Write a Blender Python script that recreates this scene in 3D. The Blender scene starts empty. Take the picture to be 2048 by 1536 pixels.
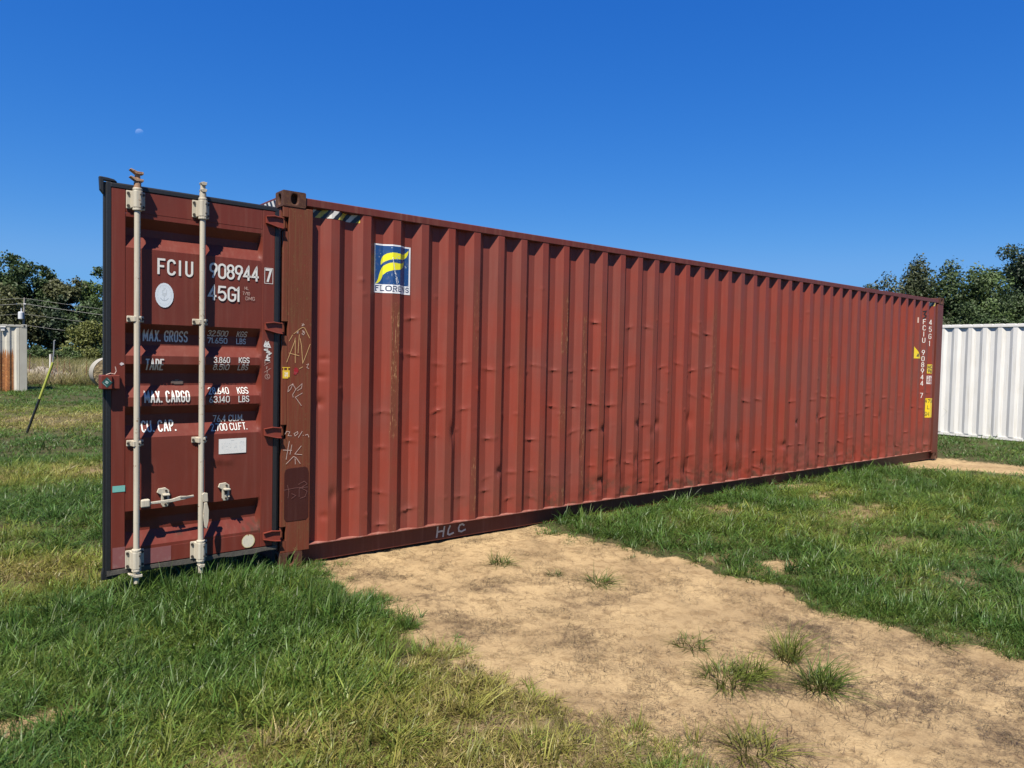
import bpy, bmesh, math, random
import numpy as np
from mathutils import Vector, Matrix

random.seed(7)
RNG = np.random.default_rng(11)
SC = bpy.context.scene
COL = SC.collection
PI = math.pi

# ------------------------------------------------------------------ camera
CAM_POS = np.array([-2.128, -5.443, 1.667])
YAW, PITCH, ROLL = math.radians(38.837), math.radians(-2.084), math.radians(1.241)
_f = np.array([math.sin(YAW)*math.cos(PITCH), math.cos(YAW)*math.cos(PITCH), math.sin(PITCH)])
_r = np.array([math.cos(YAW), -math.sin(YAW), 0.0])
_u = np.cross(_r, _f)
_r2 = math.cos(ROLL)*_r + math.sin(ROLL)*_u
_u2 = -math.sin(ROLL)*_r + math.cos(ROLL)*_u
cam_data = bpy.data.cameras.new('camera')
cam_data.sensor_width = 36.0
cam_data.lens = 1463.5/2048*36.0
cam_data.clip_start = 0.05
cam_data.clip_end = 3000
cam = bpy.data.objects.new('camera', cam_data)
M = Matrix.Identity(4)
for i in range(3):
    M[i][0], M[i][1], M[i][2], M[i][3] = _r2[i], _u2[i], -_f[i], CAM_POS[i]
cam.matrix_world = M
COL.objects.link(cam)
SC.camera = cam

# ------------------------------------------------------------------ sky, sun, exposure
SUN = np.array([-1.27, -1.0, 2.60]); SUN /= np.linalg.norm(SUN)
SUN_EL = math.asin(SUN[2]); SUN_ROT = math.atan2(SUN[0], SUN[1])
world = bpy.data.worlds.new('World'); SC.world = world
world.use_nodes = True
wn = world.node_tree; wn.nodes.clear()
w_out = wn.nodes.new('ShaderNodeOutputWorld')
w_bg = wn.nodes.new('ShaderNodeBackground')
w_sky = wn.nodes.new('ShaderNodeTexSky')
w_sky.sky_type = 'NISHITA'
w_sky.sun_disc = False
w_sky.sun_elevation = SUN_EL
w_sky.sun_rotation = SUN_ROT
w_sky.altitude = 100
w_sky.air_density = 1.0
w_sky.dust_density = 0.0
w_sky.ozone_density = 4.0
w_hsv = wn.nodes.new('ShaderNodeHueSaturation')
w_hsv.inputs['Saturation'].default_value = 1.25
w_bg.inputs['Strength'].default_value = 0.10
wn.links.new(w_sky.outputs[0], w_hsv.inputs['Color'])
# colour response of the phone camera for the sky: per-channel gain and gamma over the whole dome
w_sep = wn.nodes.new('ShaderNodeSeparateColor'); w_com = wn.nodes.new('ShaderNodeCombineColor')
wn.links.new(w_hsv.outputs[0], w_sep.inputs[0])
for i, (gain, gam, top) in enumerate(((0.340, 1.15, 0.075), (0.340, 0.84, 0.195), (0.455, 0.52, 0.41))):
    a = wn.nodes.new('ShaderNodeMath'); a.operation = 'MULTIPLY'; a.inputs[1].default_value = 0.10
    b = wn.nodes.new('ShaderNodeMath'); b.operation = 'POWER'; b.inputs[1].default_value = gam
    c = wn.nodes.new('ShaderNodeMath'); c.operation = 'MULTIPLY'; c.inputs[1].default_value = gain*10.0
    wn.links.new(w_sep.outputs[i], a.inputs[0]); wn.links.new(a.outputs[0], b.inputs[0]); wn.links.new(b.outputs[0], c.inputs[0]); 
    e = wn.nodes.new('ShaderNodeMath'); e.operation = 'SMOOTH_MIN'; e.inputs[1].default_value = top*10.0; e.inputs[2].default_value = top*3.0
    wn.links.new(c.outputs[0], e.inputs[0]); wn.links.new(e.outputs[0], w_com.inputs[i])
wn.links.new(w_com.outputs[0], w_bg.inputs['Color'])
wn.links.new(w_bg.outputs[0], w_out.inputs['Surface'])

sun_d = bpy.data.lights.new('sun', 'SUN')
sun_d.energy = 5.0
sun_d.angle = math.radians(0.53)
sun_d.color = (1.0, 0.93, 0.82)
sun = bpy.data.objects.new('sun', sun_d)
sun.rotation_euler = Vector(SUN).to_track_quat('Z', 'Y').to_euler()
sun.location = (-20, -20, 50)
COL.objects.link(sun)

SC.view_settings.view_transform = 'Standard'
SC.view_settings.look = 'None'
SC.view_settings.exposure = 1.13
SC.view_settings.gamma = 1.0
SC.view_settings.use_curve_mapping = False
SC.cycles.max_bounces = 6
SC.cycles.transparent_max_bounces = 12

# ------------------------------------------------------------------ noise
def _hash(ix, iy, seed):
    n = (ix.astype(np.int64)*374761393 + iy.astype(np.int64)*668265263 + seed*1274126177) & 0xffffffff
    n = ((n ^ (n >> 13))*1274126177) & 0xffffffff
    return ((n ^ (n >> 16)) & 0xffff)/65535.0
def vnoise(x, y, seed=0):
    x = np.asarray(x, float); y = np.asarray(y, float)
    ix = np.floor(x); iy = np.floor(y); fx = x-ix; fy = y-iy
    fx = fx*fx*(3-2*fx); fy = fy*fy*(3-2*fy)
    a = _hash(ix, iy, seed); b = _hash(ix+1, iy, seed); c = _hash(ix, iy+1, seed); d = _hash(ix+1, iy+1, seed)
    return (a*(1-fx)+b*fx)*(1-fy)+(c*(1-fx)+d*fx)*fy
def fbm(x, y, seed=0, octv=4):
    s = 0; a = 0.5
    for o in range(octv):
        s = s + a*vnoise(np.asarray(x)*2**o, np.asarray(y)*2**o, seed+o*17); a *= 0.5
    return s/(1-0.5**octv)
def sstep(a, b, x):
    t = np.clip((np.asarray(x, float)-a)/(b-a), 0, 1)
    return t*t*(3-2*t)

# ------------------------------------------------------------------ object helpers
def tag(o, label=None, cat=None, group=None, kind=None):
    if label: o['label'] = label
    if cat: o['category'] = cat
    if group: o['group'] = group
    if kind: o['kind'] = kind
    return o
def thing(name, label, cat, loc=(0, 0, 0), group=None):
    o = bpy.data.objects.new(name, None); COL.objects.link(o)
    o.location = loc; o.empty_display_size = 0.3
    return tag(o, label, cat, group)
def link(name, me, parent=None):
    o = bpy.data.objects.new(name, me); COL.objects.link(o)
    if parent is not None: o.parent = parent
    return o
def big_mesh(name, V, F, mat, smooth=False):
    """fast mesh from numpy: V (n,3), F (m,k) same-size faces"""
    V = np.ascontiguousarray(V, np.float32); F = np.ascontiguousarray(F, np.int32)
    me = bpy.data.meshes.new(name)
    me.vertices.add(len(V)); me.vertices.foreach_set('co', V.ravel())
    k = F.shape[1]
    me.loops.add(F.size); me.loops.foreach_set('vertex_index', F.ravel())
    me.polygons.add(len(F)); me.polygons.foreach_set('loop_start', np.arange(0, F.size, k, dtype=np.int32))
    me.polygons.foreach_set('use_smooth', np.full(len(F), bool(smooth)))
    me.update(calc_edges=True); me.validate()
    if mat: me.materials.append(mat)
    return me
def fattr(me, name, arr, dom='POINT'):
    a = me.attributes.new(name, 'FLOAT', dom); a.data.foreach_set('value', np.ascontiguousarray(arr, np.float32))
def cattr(me, name, arr, dom='POINT'):
    a = me.attributes.new(name, 'FLOAT_COLOR', dom)
    arr = np.asarray(arr, np.float32)
    if arr.shape[1] == 3: arr = np.concatenate([arr, np.ones((len(arr), 1), np.float32)], 1)
    a.data.foreach_set('color', np.ascontiguousarray(arr).ravel())

class MB:
    """collects simple shapes into one mesh; tf maps (n,3) local points to the place they stand"""
    def __init__(self, tf=None):
        self.v = []; self.f = []; self.tf = tf
    def add(self, V, F):
        b = len(self.v)
        self.v.extend([tuple(p) for p in V]); self.f.extend([tuple(i+b for i in q) for q in F])
        return self
    def box(self, x0, x1, y0, y1, z0, z1):
        V = [(x0,y0,z0),(x1,y0,z0),(x1,y1,z0),(x0,y1,z0),(x0,y0,z1),(x1,y0,z1),(x1,y1,z1),(x0,y1,z1)]
        return self.add(V, [(0,3,2,1),(4,5,6,7),(0,1,5,4),(1,2,6,5),(2,3,7,6),(3,0,4,7)])
    def prism(self, pts, axis, a, b):
        """polygon pts in the two other axes, extruded along axis from a to b"""
        n = len(pts); V = []
        for t in (a, b):
            for p, q in pts:
                V.append({'x': (t,p,q), 'y': (p,t,q), 'z': (p,q,t)}[axis])
        F = [tuple(range(n)), tuple(range(2*n-1, n-1, -1))] + [(i, (i+1) % n, n+(i+1) % n, n+i) for i in range(n)]
        return self.add(V, F)
    def tube(self, path, rad, n=8, caps=True):
        P = [np.array(p, float) for p in path]
        R = rad if hasattr(rad, '__len__') else [rad]*len(P)
        V = []; F = []
        for i, p in enumerate(P):
            t = P[min(i+1, len(P)-1)]-P[max(i-1, 0)]; t = t/(np.linalg.norm(t)+1e-9)
            a = np.array([0, 0, 1.0]) if abs(t[2]) < 0.9 else np.array([1.0, 0, 0])
            u = np.cross(t, a); u /= np.linalg.norm(u); w = np.cross(t, u)
            for k in range(n):
                c = 2*PI*k/n
                V.append(p+R[i]*(math.cos(c)*u+math.sin(c)*w))
        for i in range(len(P)-1):
            for k in range(n):
                F.append((i*n+k, i*n+(k+1) % n, (i+1)*n+(k+1) % n, (i+1)*n+k))
        if caps:
            F.append(tuple(range(n-1, -1, -1))); F.append(tuple(range((len(P)-1)*n, len(P)*n)))
        return self.add(V, F)
    def build(self, name, mat, parent=None, smooth=False, bevel=0, seg=2, ang=40, wobble=0):
        V = np.array(self.v, float)
        if wobble:
            V = V + (np.stack([fbm(V[:, 2]*9+i*31, V[:, 0]*9+V[:, 1]*7, 5+i) for i in range(3)], 1)-0.5)*wobble
        if self.tf is not None: V = self.tf(V)
        me = bpy.data.meshes.new(name)
        me.from_pydata(V.tolist(), [], self.f)
        bm = bmesh.new(); bm.from_mesh(me)
        bmesh.ops.remove_doubles(bm, verts=bm.verts, dist=1e-5)
        bmesh.ops.recalc_face_normals(bm, faces=bm.faces)
        bm.to_mesh(me); bm.free()
        if mat: me.materials.append(mat)
        if smooth:
            me.polygons.foreach_set('use_smooth', np.ones(len(me.polygons), bool))
            me.set_sharp_from_angle(angle=math.radians(ang))
        o = link(name, me, parent)
        if bevel:
            b = o.modifiers.new('bevel', 'BEVEL'); b.width = bevel; b.segments = seg
            b.limit_method = 'ANGLE'; b.angle_limit = math.radians(50)
        return o

# ------------------------------------------------------------------ material helpers
KA = 0.75     # one scale for every base colour, so that the exposure above fits the whole place
def ka(c): return tuple(x*KA for x in c)
def new_mat(name):
    m = bpy.data.materials.new(name); m.use_nodes = True
    nt = m.node_tree; nt.nodes.clear()
    out = nt.nodes.new('ShaderNodeOutputMaterial'); b = nt.nodes.new('ShaderNodeBsdfPrincipled')
    nt.links.new(b.outputs[0], out.inputs[0])
    return m, nt, b, out
def nd(nt, t, **kw):
    n = nt.nodes.new(t)
    for k, v in kw.items(): setattr(n, k, v)
    return n
def setin(nt, sock, v):
    if hasattr(v, 'is_linked') or hasattr(v, 'links'): nt.links.new(v, sock)
    elif isinstance(v, (tuple, list)) and len(v) == 3 and sock.type == 'RGBA': sock.default_value = (*v, 1)
    else: sock.default_value = v
def mixc(nt, fac, a, b, mode='MIX'):
    n = nd(nt, 'ShaderNodeMix', data_type='RGBA', blend_type=mode)
    setin(nt, n.inputs[0], fac); setin(nt, n.inputs[6], a); setin(nt, n.inputs[7], b)
    return n.outputs[2]
def math_(nt, op, a, b=0.0, c=None, clamp=False):
    n = nd(nt, 'ShaderNodeMath', operation=op, use_clamp=clamp)
    setin(nt, n.inputs[0], a); setin(nt, n.inputs[1], b)
    if c is not None: setin(nt, n.inputs[2], c)
    return n.outputs[0]
def ramp(nt, x, a, b, lo=0.0, hi=1.0):
    n = nd(nt, 'ShaderNodeMapRange', interpolation_type='SMOOTHSTEP')
    setin(nt, n.inputs[0], x)
    for i, v in ((1, a), (2, b), (3, lo), (4, hi)): n.inputs[i].default_value = v
    return n.outputs[0]
def coord(nt, scale=(1, 1, 1), kind='Object'):
    t = nd(nt, 'ShaderNodeTexCoord'); m = nd(nt, 'ShaderNodeMapping')
    nt.links.new(t.outputs[kind], m.inputs[0]); m.inputs['Scale'].default_value = scale
    return m.outputs[0]
def noise(nt, vec, scale, detail=4, rough=0.55, dist=0.0):
    n = nd(nt, 'ShaderNodeTexNoise')
    nt.links.new(vec, n.inputs['Vector']); n.inputs['Scale'].default_value = scale
    n.inputs['Detail'].default_value = detail; n.inputs['Roughness'].default_value = rough
    n.inputs['Distortion'].default_value = dist
    return n.outputs[0]
def bump(nt, b, h, strength=0.2, dist=0.01):
    n = nd(nt, 'ShaderNodeBump'); n.inputs['Strength'].default_value = strength; n.inputs['Distance'].default_value = dist
    nt.links.new(h, n.inputs['Height']); nt.links.new(n.outputs[0], b.inputs['Normal'])
def attr(nt, name, kind='GEOMETRY', out='Fac'):
    n = nd(nt, 'ShaderNodeAttribute', attribute_name=name, attribute_type=kind)
    return n.outputs[out]

def paint(name, c1, c2, rust=(0.13, 0.05, 0.026), chips=0.70, rough=0.5, streak=0.0, dust=(0.32, 0.16, 0.12), dusty=0.25):
    """weathered paint: broad tone drift, vertical washes, chips of rust; 'wear' and 'grime' are where it is scraped or dirty"""
    m, nt, b, _ = new_mat(name); c1, c2, rust, dust = ka(c1), ka(c2), ka(rust), ka(dust)
    v = coord(nt); vs = coord(nt, (9, 9, 0.5))
    big = noise(nt, v, 1.1, 5, 0.6); st = noise(nt, vs, 3.0, 5, 0.65)
    col = mixc(nt, ramp(nt, big, 0.3, 0.7), c1, c2)
    col = mixc(nt, math_(nt, 'MULTIPLY', ramp(nt, st, 0.45, 0.8), dusty), col, dust)
    fine = noise(nt, v, 38, 5, 0.7); fine2 = noise(nt, coord(nt, (1, 1, 0.35)), 60, 4, 0.7)
    chip = ramp(nt, math_(nt, 'ADD', math_(nt, 'MULTIPLY', fine, 0.75), math_(nt, 'MULTIPLY', big, 0.25)), chips, chips+0.04)
    wear = attr(nt, 'wear'); grime = attr(nt, 'grime')
    stripes = noise(nt, coord(nt, (60, 60, 1.3)), 2.2, 6, 0.7)
    wm = math_(nt, 'MULTIPLY', wear, ramp(nt, stripes, 0.36, 0.60), clamp=True)
    wm2 = math_(nt, 'MULTIPLY', ramp(nt, wear, 0.35, 0.9), ramp(nt, math_(nt, 'ADD', math_(nt, 'MULTIPLY', stripes, 0.6), math_(nt, 'MULTIPLY', fine2, 0.4)), 0.545, 0.61), clamp=True)
    if streak:
        chip = math_(nt, 'MAXIMUM', chip, math_(nt, 'MULTIPLY', ramp(nt, stripes, 0.5, 0.62), streak))
    col = mixc(nt, chip, col, rust)
    col = mixc(nt, math_(nt, 'MULTIPLY', wm, 0.8), col, (0.100, 0.038, 0.014))
    col = mixc(nt, wm2, col, (0.34, 0.18, 0.085))
    gm = math_(nt, 'MULTIPLY', grime, ramp(nt, noise(nt, v, 11, 5, 0.7), 0.35, 0.62), clamp=True)
    col = mixc(nt, gm, col, (0.055, 0.028, 0.016))
    nt.links.new(col, b.inputs['Base Color'])
    r = math_(nt, 'ADD', rough, math_(nt, 'MULTIPLY', math_(nt, 'MAXIMUM', chip, wm), 0.3))
    nt.links.new(math_(nt, 'ADD', r, math_(nt, 'MULTIPLY', math_(nt, 'SUBTRACT', st, 0.5), 0.3)), b.inputs['Roughness'])
    b.inputs['Specular IOR Level'].default_value = 0.28
    h = math_(nt, 'SUBTRACT', math_(nt, 'MULTIPLY', fine, 0.4), math_(nt, 'MULTIPLY', chip, 0.5))
    bump(nt, b, math_(nt, 'ADD', h, math_(nt, 'MULTIPLY', noise(nt, v, 5, 3), 0.6)), 0.25, 0.004)
    return m

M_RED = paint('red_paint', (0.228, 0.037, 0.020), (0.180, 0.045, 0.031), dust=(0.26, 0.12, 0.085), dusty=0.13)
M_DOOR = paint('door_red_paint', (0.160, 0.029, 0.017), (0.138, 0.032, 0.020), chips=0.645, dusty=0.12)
M_RAIL = paint('rail_paint', (0.140, 0.028, 0.020), (0.11, 0.029, 0.019), chips=0.62, streak=0.25)
M_POST = paint('rusty_post_paint', (0.165, 0.034, 0.015), (0.125, 0.036, 0.014), rust=(0.150, 0.064, 0.026), chips=0.57, streak=0.7, rough=0.65, dusty=0.1)
M_CAST = paint('rusty_casting', (0.075, 0.026, 0.016), (0.058, 0.023, 0.013), rust=(0.10, 0.046, 0.025), chips=0.5, streak=0.5, rough=0.7)
M_PATCH = paint('dark_maroon_patch', (0.050, 0.010, 0.007), (0.045, 0.011, 0.008), chips=0.74, dusty=0.05)
M_PINK = paint('faded_primer_patch', (0.26, 0.085, 0.075), (0.235, 0.075, 0.068), chips=0.68, dusty=0.1)
M_ROD = paint('cream_rod_paint', (0.53, 0.49, 0.39), (0.46, 0.42, 0.33), rust=(0.20, 0.10, 0.05), chips=0.60, streak=0.28, dust=(0.40, 0.32, 0.22), dusty=0.3)
M_RODTIP = paint('rusted_rod_end', (0.30, 0.17, 0.10), (0.42, 0.28, 0.18), rust=(0.2, 0.07, 0.03), chips=0.55, rough=0.65)
M_WHITE = paint('white_paint', (0.72, 0.71, 0.68), (0.67, 0.66, 0.63), rust=(0.35, 0.28, 0.2), chips=0.78, dust=(0.52, 0.48, 0.39), dusty=0.75)
M_GREY = paint('pale_grey_paint', (0.42, 0.41, 0.35), (0.35, 0.34, 0.29), rust=(0.2, 0.15, 0.1), chips=0.74, dust=(0.33, 0.31, 0.26), dusty=0.5)

def simple(name, c, rough=0.6, var=0.25, scale=12, metal=0.0, bmp=0.15):
    m, nt, b, _ = new_mat(name); v = coord(nt); c = ka(c)
    n = noise(nt, v, scale, 5, 0.65)
    nt.links.new(mixc(nt, n, tuple(x*(1-var) for x in c), tuple(min(1, x*(1+var)) for x in c)), b.inputs['Base Color'])
    b.inputs['Roughness'].default_value = rough; b.inputs['Metallic'].default_value = metal
    bump(nt, b, noise(nt, v, scale*4, 4), bmp, 0.004)
    return m
M_RUBBER = simple('black_rubber', (0.010, 0.0105, 0.012), 0.5, 0.4, 20)
M_RUBBER_OLD = simple('worn_grey_rubber', (0.075, 0.068, 0.055), 0.85, 0.6, 25, bmp=0.5)
M_INNER = simple('grey_interior_paint', (0.30, 0.30, 0.28), 0.6)
M_WOOD = simple('plywood_floor', (0.20, 0.12, 0.06), 0.7)
M_LETTER = simple('white_lettering', (0.70, 0.69, 0.64), 0.55, 0.06, 40, bmp=0.05)
M_CHALK = simple('yellow_chalk', (0.58, 0.36, 0.15), 0.9, 0.35, 60)
M_CHALKW = simple('pale_chalk', (0.52, 0.38, 0.32), 0.9, 0.35, 60)
M_CHALKD = simple('faint_chalk', (0.16, 0.06, 0.05), 0.9, 0.3, 60)
M_STEEL = simple('galvanised_steel', (0.38, 0.38, 0.37), 0.45, 0.2, 30, 0.6)
M_DARKSTEEL = simple('dark_bolt', (0.05, 0.04, 0.033), 0.6, 0.4, 60, 0.3)
M_BLACK = simple('black_plastic', (0.012, 0.012, 0.012), 0.4, 0.3, 20)
M_YELLOW = simple('yellow_plastic', (0.33, 0.36, 0.06), 0.4, 0.1, 20)
M_TEAL = simple('teal_tape', (0.20, 0.50, 0.44), 0.5, 0.08, 30)
M_REDMARK = simple('crimson_paint_mark', (0.30, 0.012, 0.014), 0.5, 0.2, 40)
M_CONC = simple('weathered_timber', (0.26, 0.24, 0.21), 0.85, 0.3, 3)
M_PORC = simple('pale_grey_transformer', (0.62, 0.64, 0.66), 0.4, 0.1)
M_WIRE = simple('aluminium_cable', (0.13, 0.13, 0.13), 0.5, 0.1)

def decal_mat():
    m, nt, b, _ = new_mat('printed_decal')
    c = attr(nt, 'col', out='Color')
    v = coord(nt); n = noise(nt, v, 22, 5, 0.7)
    nt.links.new(mixc(nt, math_(nt, 'MULTIPLY', ramp(nt, n, 0.5, 0.8), 0.25), c, (0.35, 0.3, 0.26)), b.inputs['Base Color'])
    b.inputs['Roughness'].default_value = 0.4
    return m
M_DECAL = decal_mat()
# ================================================================== lettering: pen strokes laid on a surface
def arc(cx, cy, rx, ry, a0, a1, n=10):
    return [(cx+rx*math.cos(math.radians(a0+(a1-a0)*i/n)), cy+ry*math.sin(math.radians(a0+(a1-a0)*i/n))) for i in range(n+1)]
_w = 0.46
def _bowl(x0, x1, y0, y1, n=8):   # right-hand bowl from (x0,y1) to (x0,y0)
    r = min((y1-y0)/2, (x1-x0)*0.75); 
    return [(x0, y1), (x1-r, y1)]+arc(x1-r, y1-r, r, r, 90, 0, 5)[1:]+arc(x1-r, y0+r, r, r, 0, -90, 5)[0:]+[(x0, y0)]
def _oval(w=_w, y0=0.0, y1=1.0):
    r = w/2
    return arc(r, y1-r, r, r, 0, 180, 8)+arc(r, y0+r, r, r, 180, 360, 8)+[(w, y1-r)]
GLYPH = {
 'F': [[(0,0),(0,1),(_w,1)], [(0,.53),(_w*.8,.53)]],
 'E': [[(_w,0),(0,0),(0,1),(_w,1)], [(0,.52),(_w*.8,.52)]],
 'C': [arc(_w/2,1-_w/2,_w/2,_w/2,10,180,8)+arc(_w/2,_w/2,_w/2,_w/2,180,350,8)],
 'G': [arc(_w/2,1-_w/2,_w/2,_w/2,10,180,8)+arc(_w/2,_w/2,_w/2,_w/2,180,360,8)+[(_w,.46),(_w*.55,.46)]],
 'I': [[(0,0),(0,1)]],
 '1': [[(-.10,.82),(.02,1),(.02,0)]],
 'U': [[(0,1)]+arc(_w/2,_w/2,_w/2,_w/2,180,360,9)+[(_w,1)]],
 'O': [_oval()], '0': [_oval()],
 '9': [arc(_w/2,1-_w/2,_w/2,_w/2,-10,180,9)+arc(_w/2,.60,_w/2,_w/2*.8,180,360,8)+[(_w,.75)], [(_w,.72),(_w*.42,0)]],
 '6': [[(_w*.62,1),(0,.30)]+arc(_w/2,_w/2,_w/2,_w/2,180,540,14)],
 '8': [arc(_w/2,.77,_w/2*.92,.23,-90,270,14), arc(_w/2,.27,_w/2,.27,90,450,14)],
 '4': [[(_w*.72,0),(_w*.72,1),(0,.28),(_w,.28)]],
 '7': [[(0,1),(_w,1),(_w*.35,0)]],
 '5': [[(_w*.95,1),(.03,1),(.0,.58)]+arc(_w/2,.32,_w/2,.32,120,-160,10)],
 '2': [arc(_w/2,.75,_w/2,.25,170,-20,9)+[(0,0),(_w,0)]],
 '3': [arc(_w*.45,.76,_w*.5,.24,160,-90,9), arc(_w*.45,.27,_w*.55,.27,90,-160,10)],
 'M': [[(0,0),(0,1),(.30,.25),(.60,1),(.60,0)]],
 'N': [[(0,0),(0,1),(_w,0),(_w,1)]],
 'A': [[(0,0),(.26,1),(.52,0)], [(.09,.30),(.43,.30)]],
 'X': [[(0,0),(_w,1)], [(0,1),(_w,0)]],
 'R': [[(0,0)]+[(0,1)]+_bowl(0.0,_w,.48,1.0)[1:], [(_w*.5,.48),(_w,0)]],
 'P': [[(0,0)]+[(0,1)]+_bowl(0.0,_w,.45,1.0)[1:]],
 'B': [[(0,0)]+[(0,1)]+_bowl(0.0,_w*.92,.52,1.0)[1:], _bowl(0.0,_w,0,.52)],
 'D': [[(0,0)]+[(0,1)]+_bowl(0.0,_w,0,1.0)[1:]],
 'S': [arc(_w/2,.75,_w/2,.25,20,270,10)+arc(_w/2,.25,_w/2,.25,90,-160,10)],
 'T': [[(_w/2,0),(_w/2,1)], [(0,1),(_w,1)]],
 'K': [[(0,0),(0,1)], [(_w,1),(0,.42)], [(.14,.56),(_w,0)]],
 'L': [[(0,1),(0,0),(_w,0)]],
 'H': [[(0,0),(0,1)], [(_w,0),(_w,1)], [(0,.5),(_w,.5)]],
 'V': [[(0,1),(.25,0),(.5,1)]],
 '.': [[(0,.0),(0,.07)]], ',': [[(0.02,.1),(-.03,-.08)]], '/': [[(0,0),(_w,1)]], ' ': [],
}
ADV = {'I': .0, '1': .06, '.': .0, ',': .0, ' ': .16, 'M': .60, 'A': .52, 'V': .5}
def text_lines(s, gap=0.20, widths=None):
    """strokes of a string, height 1, and its total width"""
    x = 0; out = []
    for ch in s:
        for st in GLYPH[ch]: out.append([(x+px, py) for px, py in st])
        x += ADV.get(ch, _w)+gap
    return out, max(x-gap, 0.01)
def stroke_mesh(lines, half, place, step=0.008, lift=0.0):
    """ribbons of width 2*half along polylines in surface units; place(s,t,k) gives 3-d points lifted off the surface"""
    V = []; F = []; base = 0
    for li, L in enumerate(lines):
        P = [np.array(L[0], float)]
        for a, b in zip(L[:-1], L[1:]):
            a = np.array(a, float); b = np.array(b, float)
            n = max(1, int(np.ceil(np.linalg.norm(b-a)/step)))
            P += [a+(b-a)*(i+1)/n for i in range(n)]
        P = np.array(P)
        keep = np.concatenate([[True], np.linalg.norm(np.diff(P, axis=0), axis=1) > 1e-6]); P = P[keep]
        if len(P) < 2: continue
        T = np.gradient(P, axis=0)
        d0 = np.diff(P, axis=0); d0 /= np.linalg.norm(d0, axis=1)[:, None]
        nrm = np.zeros_like(P); nl = np.stack([-d0[:, 1], d0[:, 0]], 1)
        nrm[0] = nl[0]; nrm[-1] = nl[-1]
        if len(P) > 2:
            s = nl[:-1]+nl[1:]; q = np.linalg.norm(s, axis=1)[:, None]
            s = s/np.maximum(q, 1e-6); c = np.clip(np.sum(s*nl[1:], 1), 0.45, 1)[:, None]; nrm[1:-1] = s/c
        P2 = P.copy(); P2[0] -= d0[0]*half*0.6; P2[-1] += d0[-1]*half*0.6
        A = P2+nrm*half; B = P2-nrm*half
        n = len(P2)
        pts = np.empty((2*n, 2)); pts[0::2] = A; pts[1::2] = B
        V.append(place(pts[:, 0], pts[:, 1], lift+0.00025*(li % 5)))
        i = np.arange(n-1)*2+base
        F.append(np.stack([i, i+1, i+3, i+2], 1)); base += 2*n
    return np.concatenate(V), np.concatenate(F)

# ================================================================== the red container
L_, W_, H_ = 12.192, 2.438, 2.896
box_ = thing('shipping_container', 'long rust-red high-cube container on the dirt, one door swung wide open', 'container', (0, 0, 0), 'shipping containers on the field')

# ---- corrugated side wall with creases, gouges and scrapes
PX, X0, NK = 0.2785, 0.396, 42
YO, YI = 0.014, 0.063
def corr_break():
    xs = [0.239, 0.326]; ys = [YI, YI]
    for k in range(NK):
        a = X0+k*PX
        xs += [a, a+0.072, a+0.140]; ys += [YO, YO, YI]
        if k < NK-1: xs.append(a+0.210); ys.append(YI)
    xs[-1] = min(xs[-1], 11.956)
    return np.array(xs), np.array(ys)
CX, CY = corr_break()
def wall_y(x): return np.interp(x, CX, CY)
xs = [CX[0]]
for a, b in zip(CX[:-1], CX[1:]):
    n = 4 if b-a < 0.1 else 4
    xs += list(a+(b-a)*np.arange(1, n+1)/n)
xs = np.array(xs)
Z0, Z1 = 0.160, 2.802
zs = np.linspace(Z0, Z1, 205)
XX, ZZ = np.meshgrid(xs, zs, indexing='ij')
YY = wall_y(XX)
rd = np.random.default_rng(5)
def sub(cx, cz, hx, hz):
    i0, i1 = np.searchsorted(xs, [cx-hx, cx+hx]); j0, j1 = np.searchsorted(zs, [cz-hz, cz+hz])
    return slice(i0, i1), slice(j0, j1)
GR = np.zeros_like(YY)
def crease(cx, cz, w, A, s=0.016, tilt=0.0):
    S = sub(cx, cz, 3*w, 0.12)
    if YY[S].size == 0: return
    t = (ZZ[S]-cz-tilt*(XX[S]-cx))/s
    g = np.where(t > 0, np.exp(-np.abs(t)*0.55), np.exp(-np.abs(t)*1.7))
    YY[S] -= A*np.exp(-((XX[S]-cx)/w)**2)*(g-0.18*np.exp(-(t/5)**2))
def dent(cx, cz, rx, rz, A):
    S = sub(cx, cz, 2.6*rx, 2.6*rz)
    if YY[S].size == 0: return
    YY[S] += A*np.exp(-((XX[S]-cx)/rx)**2-((ZZ[S]-cz)/rz)**2)
for k in range(NK):
    a = X0+k*PX
    near = 1.0 if k < 22 else 0.85
    for zc, pr in ((1.58, .85), (1.17, .55), (0.92, .45), (0.52, .6), (0.30, .45), (2.02, .3)):
        if zc > 1.5 and (k < 2 or k > 19): continue
        if rd.random() < pr*near:
            crease(a+0.212+rd.normal(0, .012), zc+rd.normal(0, .035)-(0.0 if zc > 1.4 else 0.01*math.sin(k)), 0.034+rd.random()*.02, rd.uniform(.008, .016), rd.uniform(.010, .017), rd.normal(0, .25))
    for _ in range(3):
        dent(a+rd.uniform(0, PX), rd.uniform(.3, 2.5), .014, .014, -rd.uniform(.003, .008))
    if k > 4 and rd.random() < .55:
        zc = rd.uniform(.2, .9); dent(a+0.05+rd.normal(0, .03), zc, rd.uniform(.03, .07), rd.uniform(.03, .10), rd.uniform(.008, .022))
for cx, cz, rx, rz, A in ((.34, 1.27, .018, .035, .018), (.34, 1.48, .03, .02, .010), (.36, 1.62, .03, .02, .008), (.44, .52, .03, .06, .016), (.37, .36, .02, .03, .012),
        (1.60, .98, .03, .09, .020), (4.10, .95, .05, .05, .02), (3.55, .92, .04, .04, .022), (4.45, .93, .05, .05, .022), (3.85, 1.15, .03, .14, .014), (5.0, .35, .12, .12, .024), (5.05, .96, .04, .08, .02), (5.9, .27, .09, .06, .022), (11.7, .36, .10, .10, .025)):
    dent(cx, cz, rx, rz, A)
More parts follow.
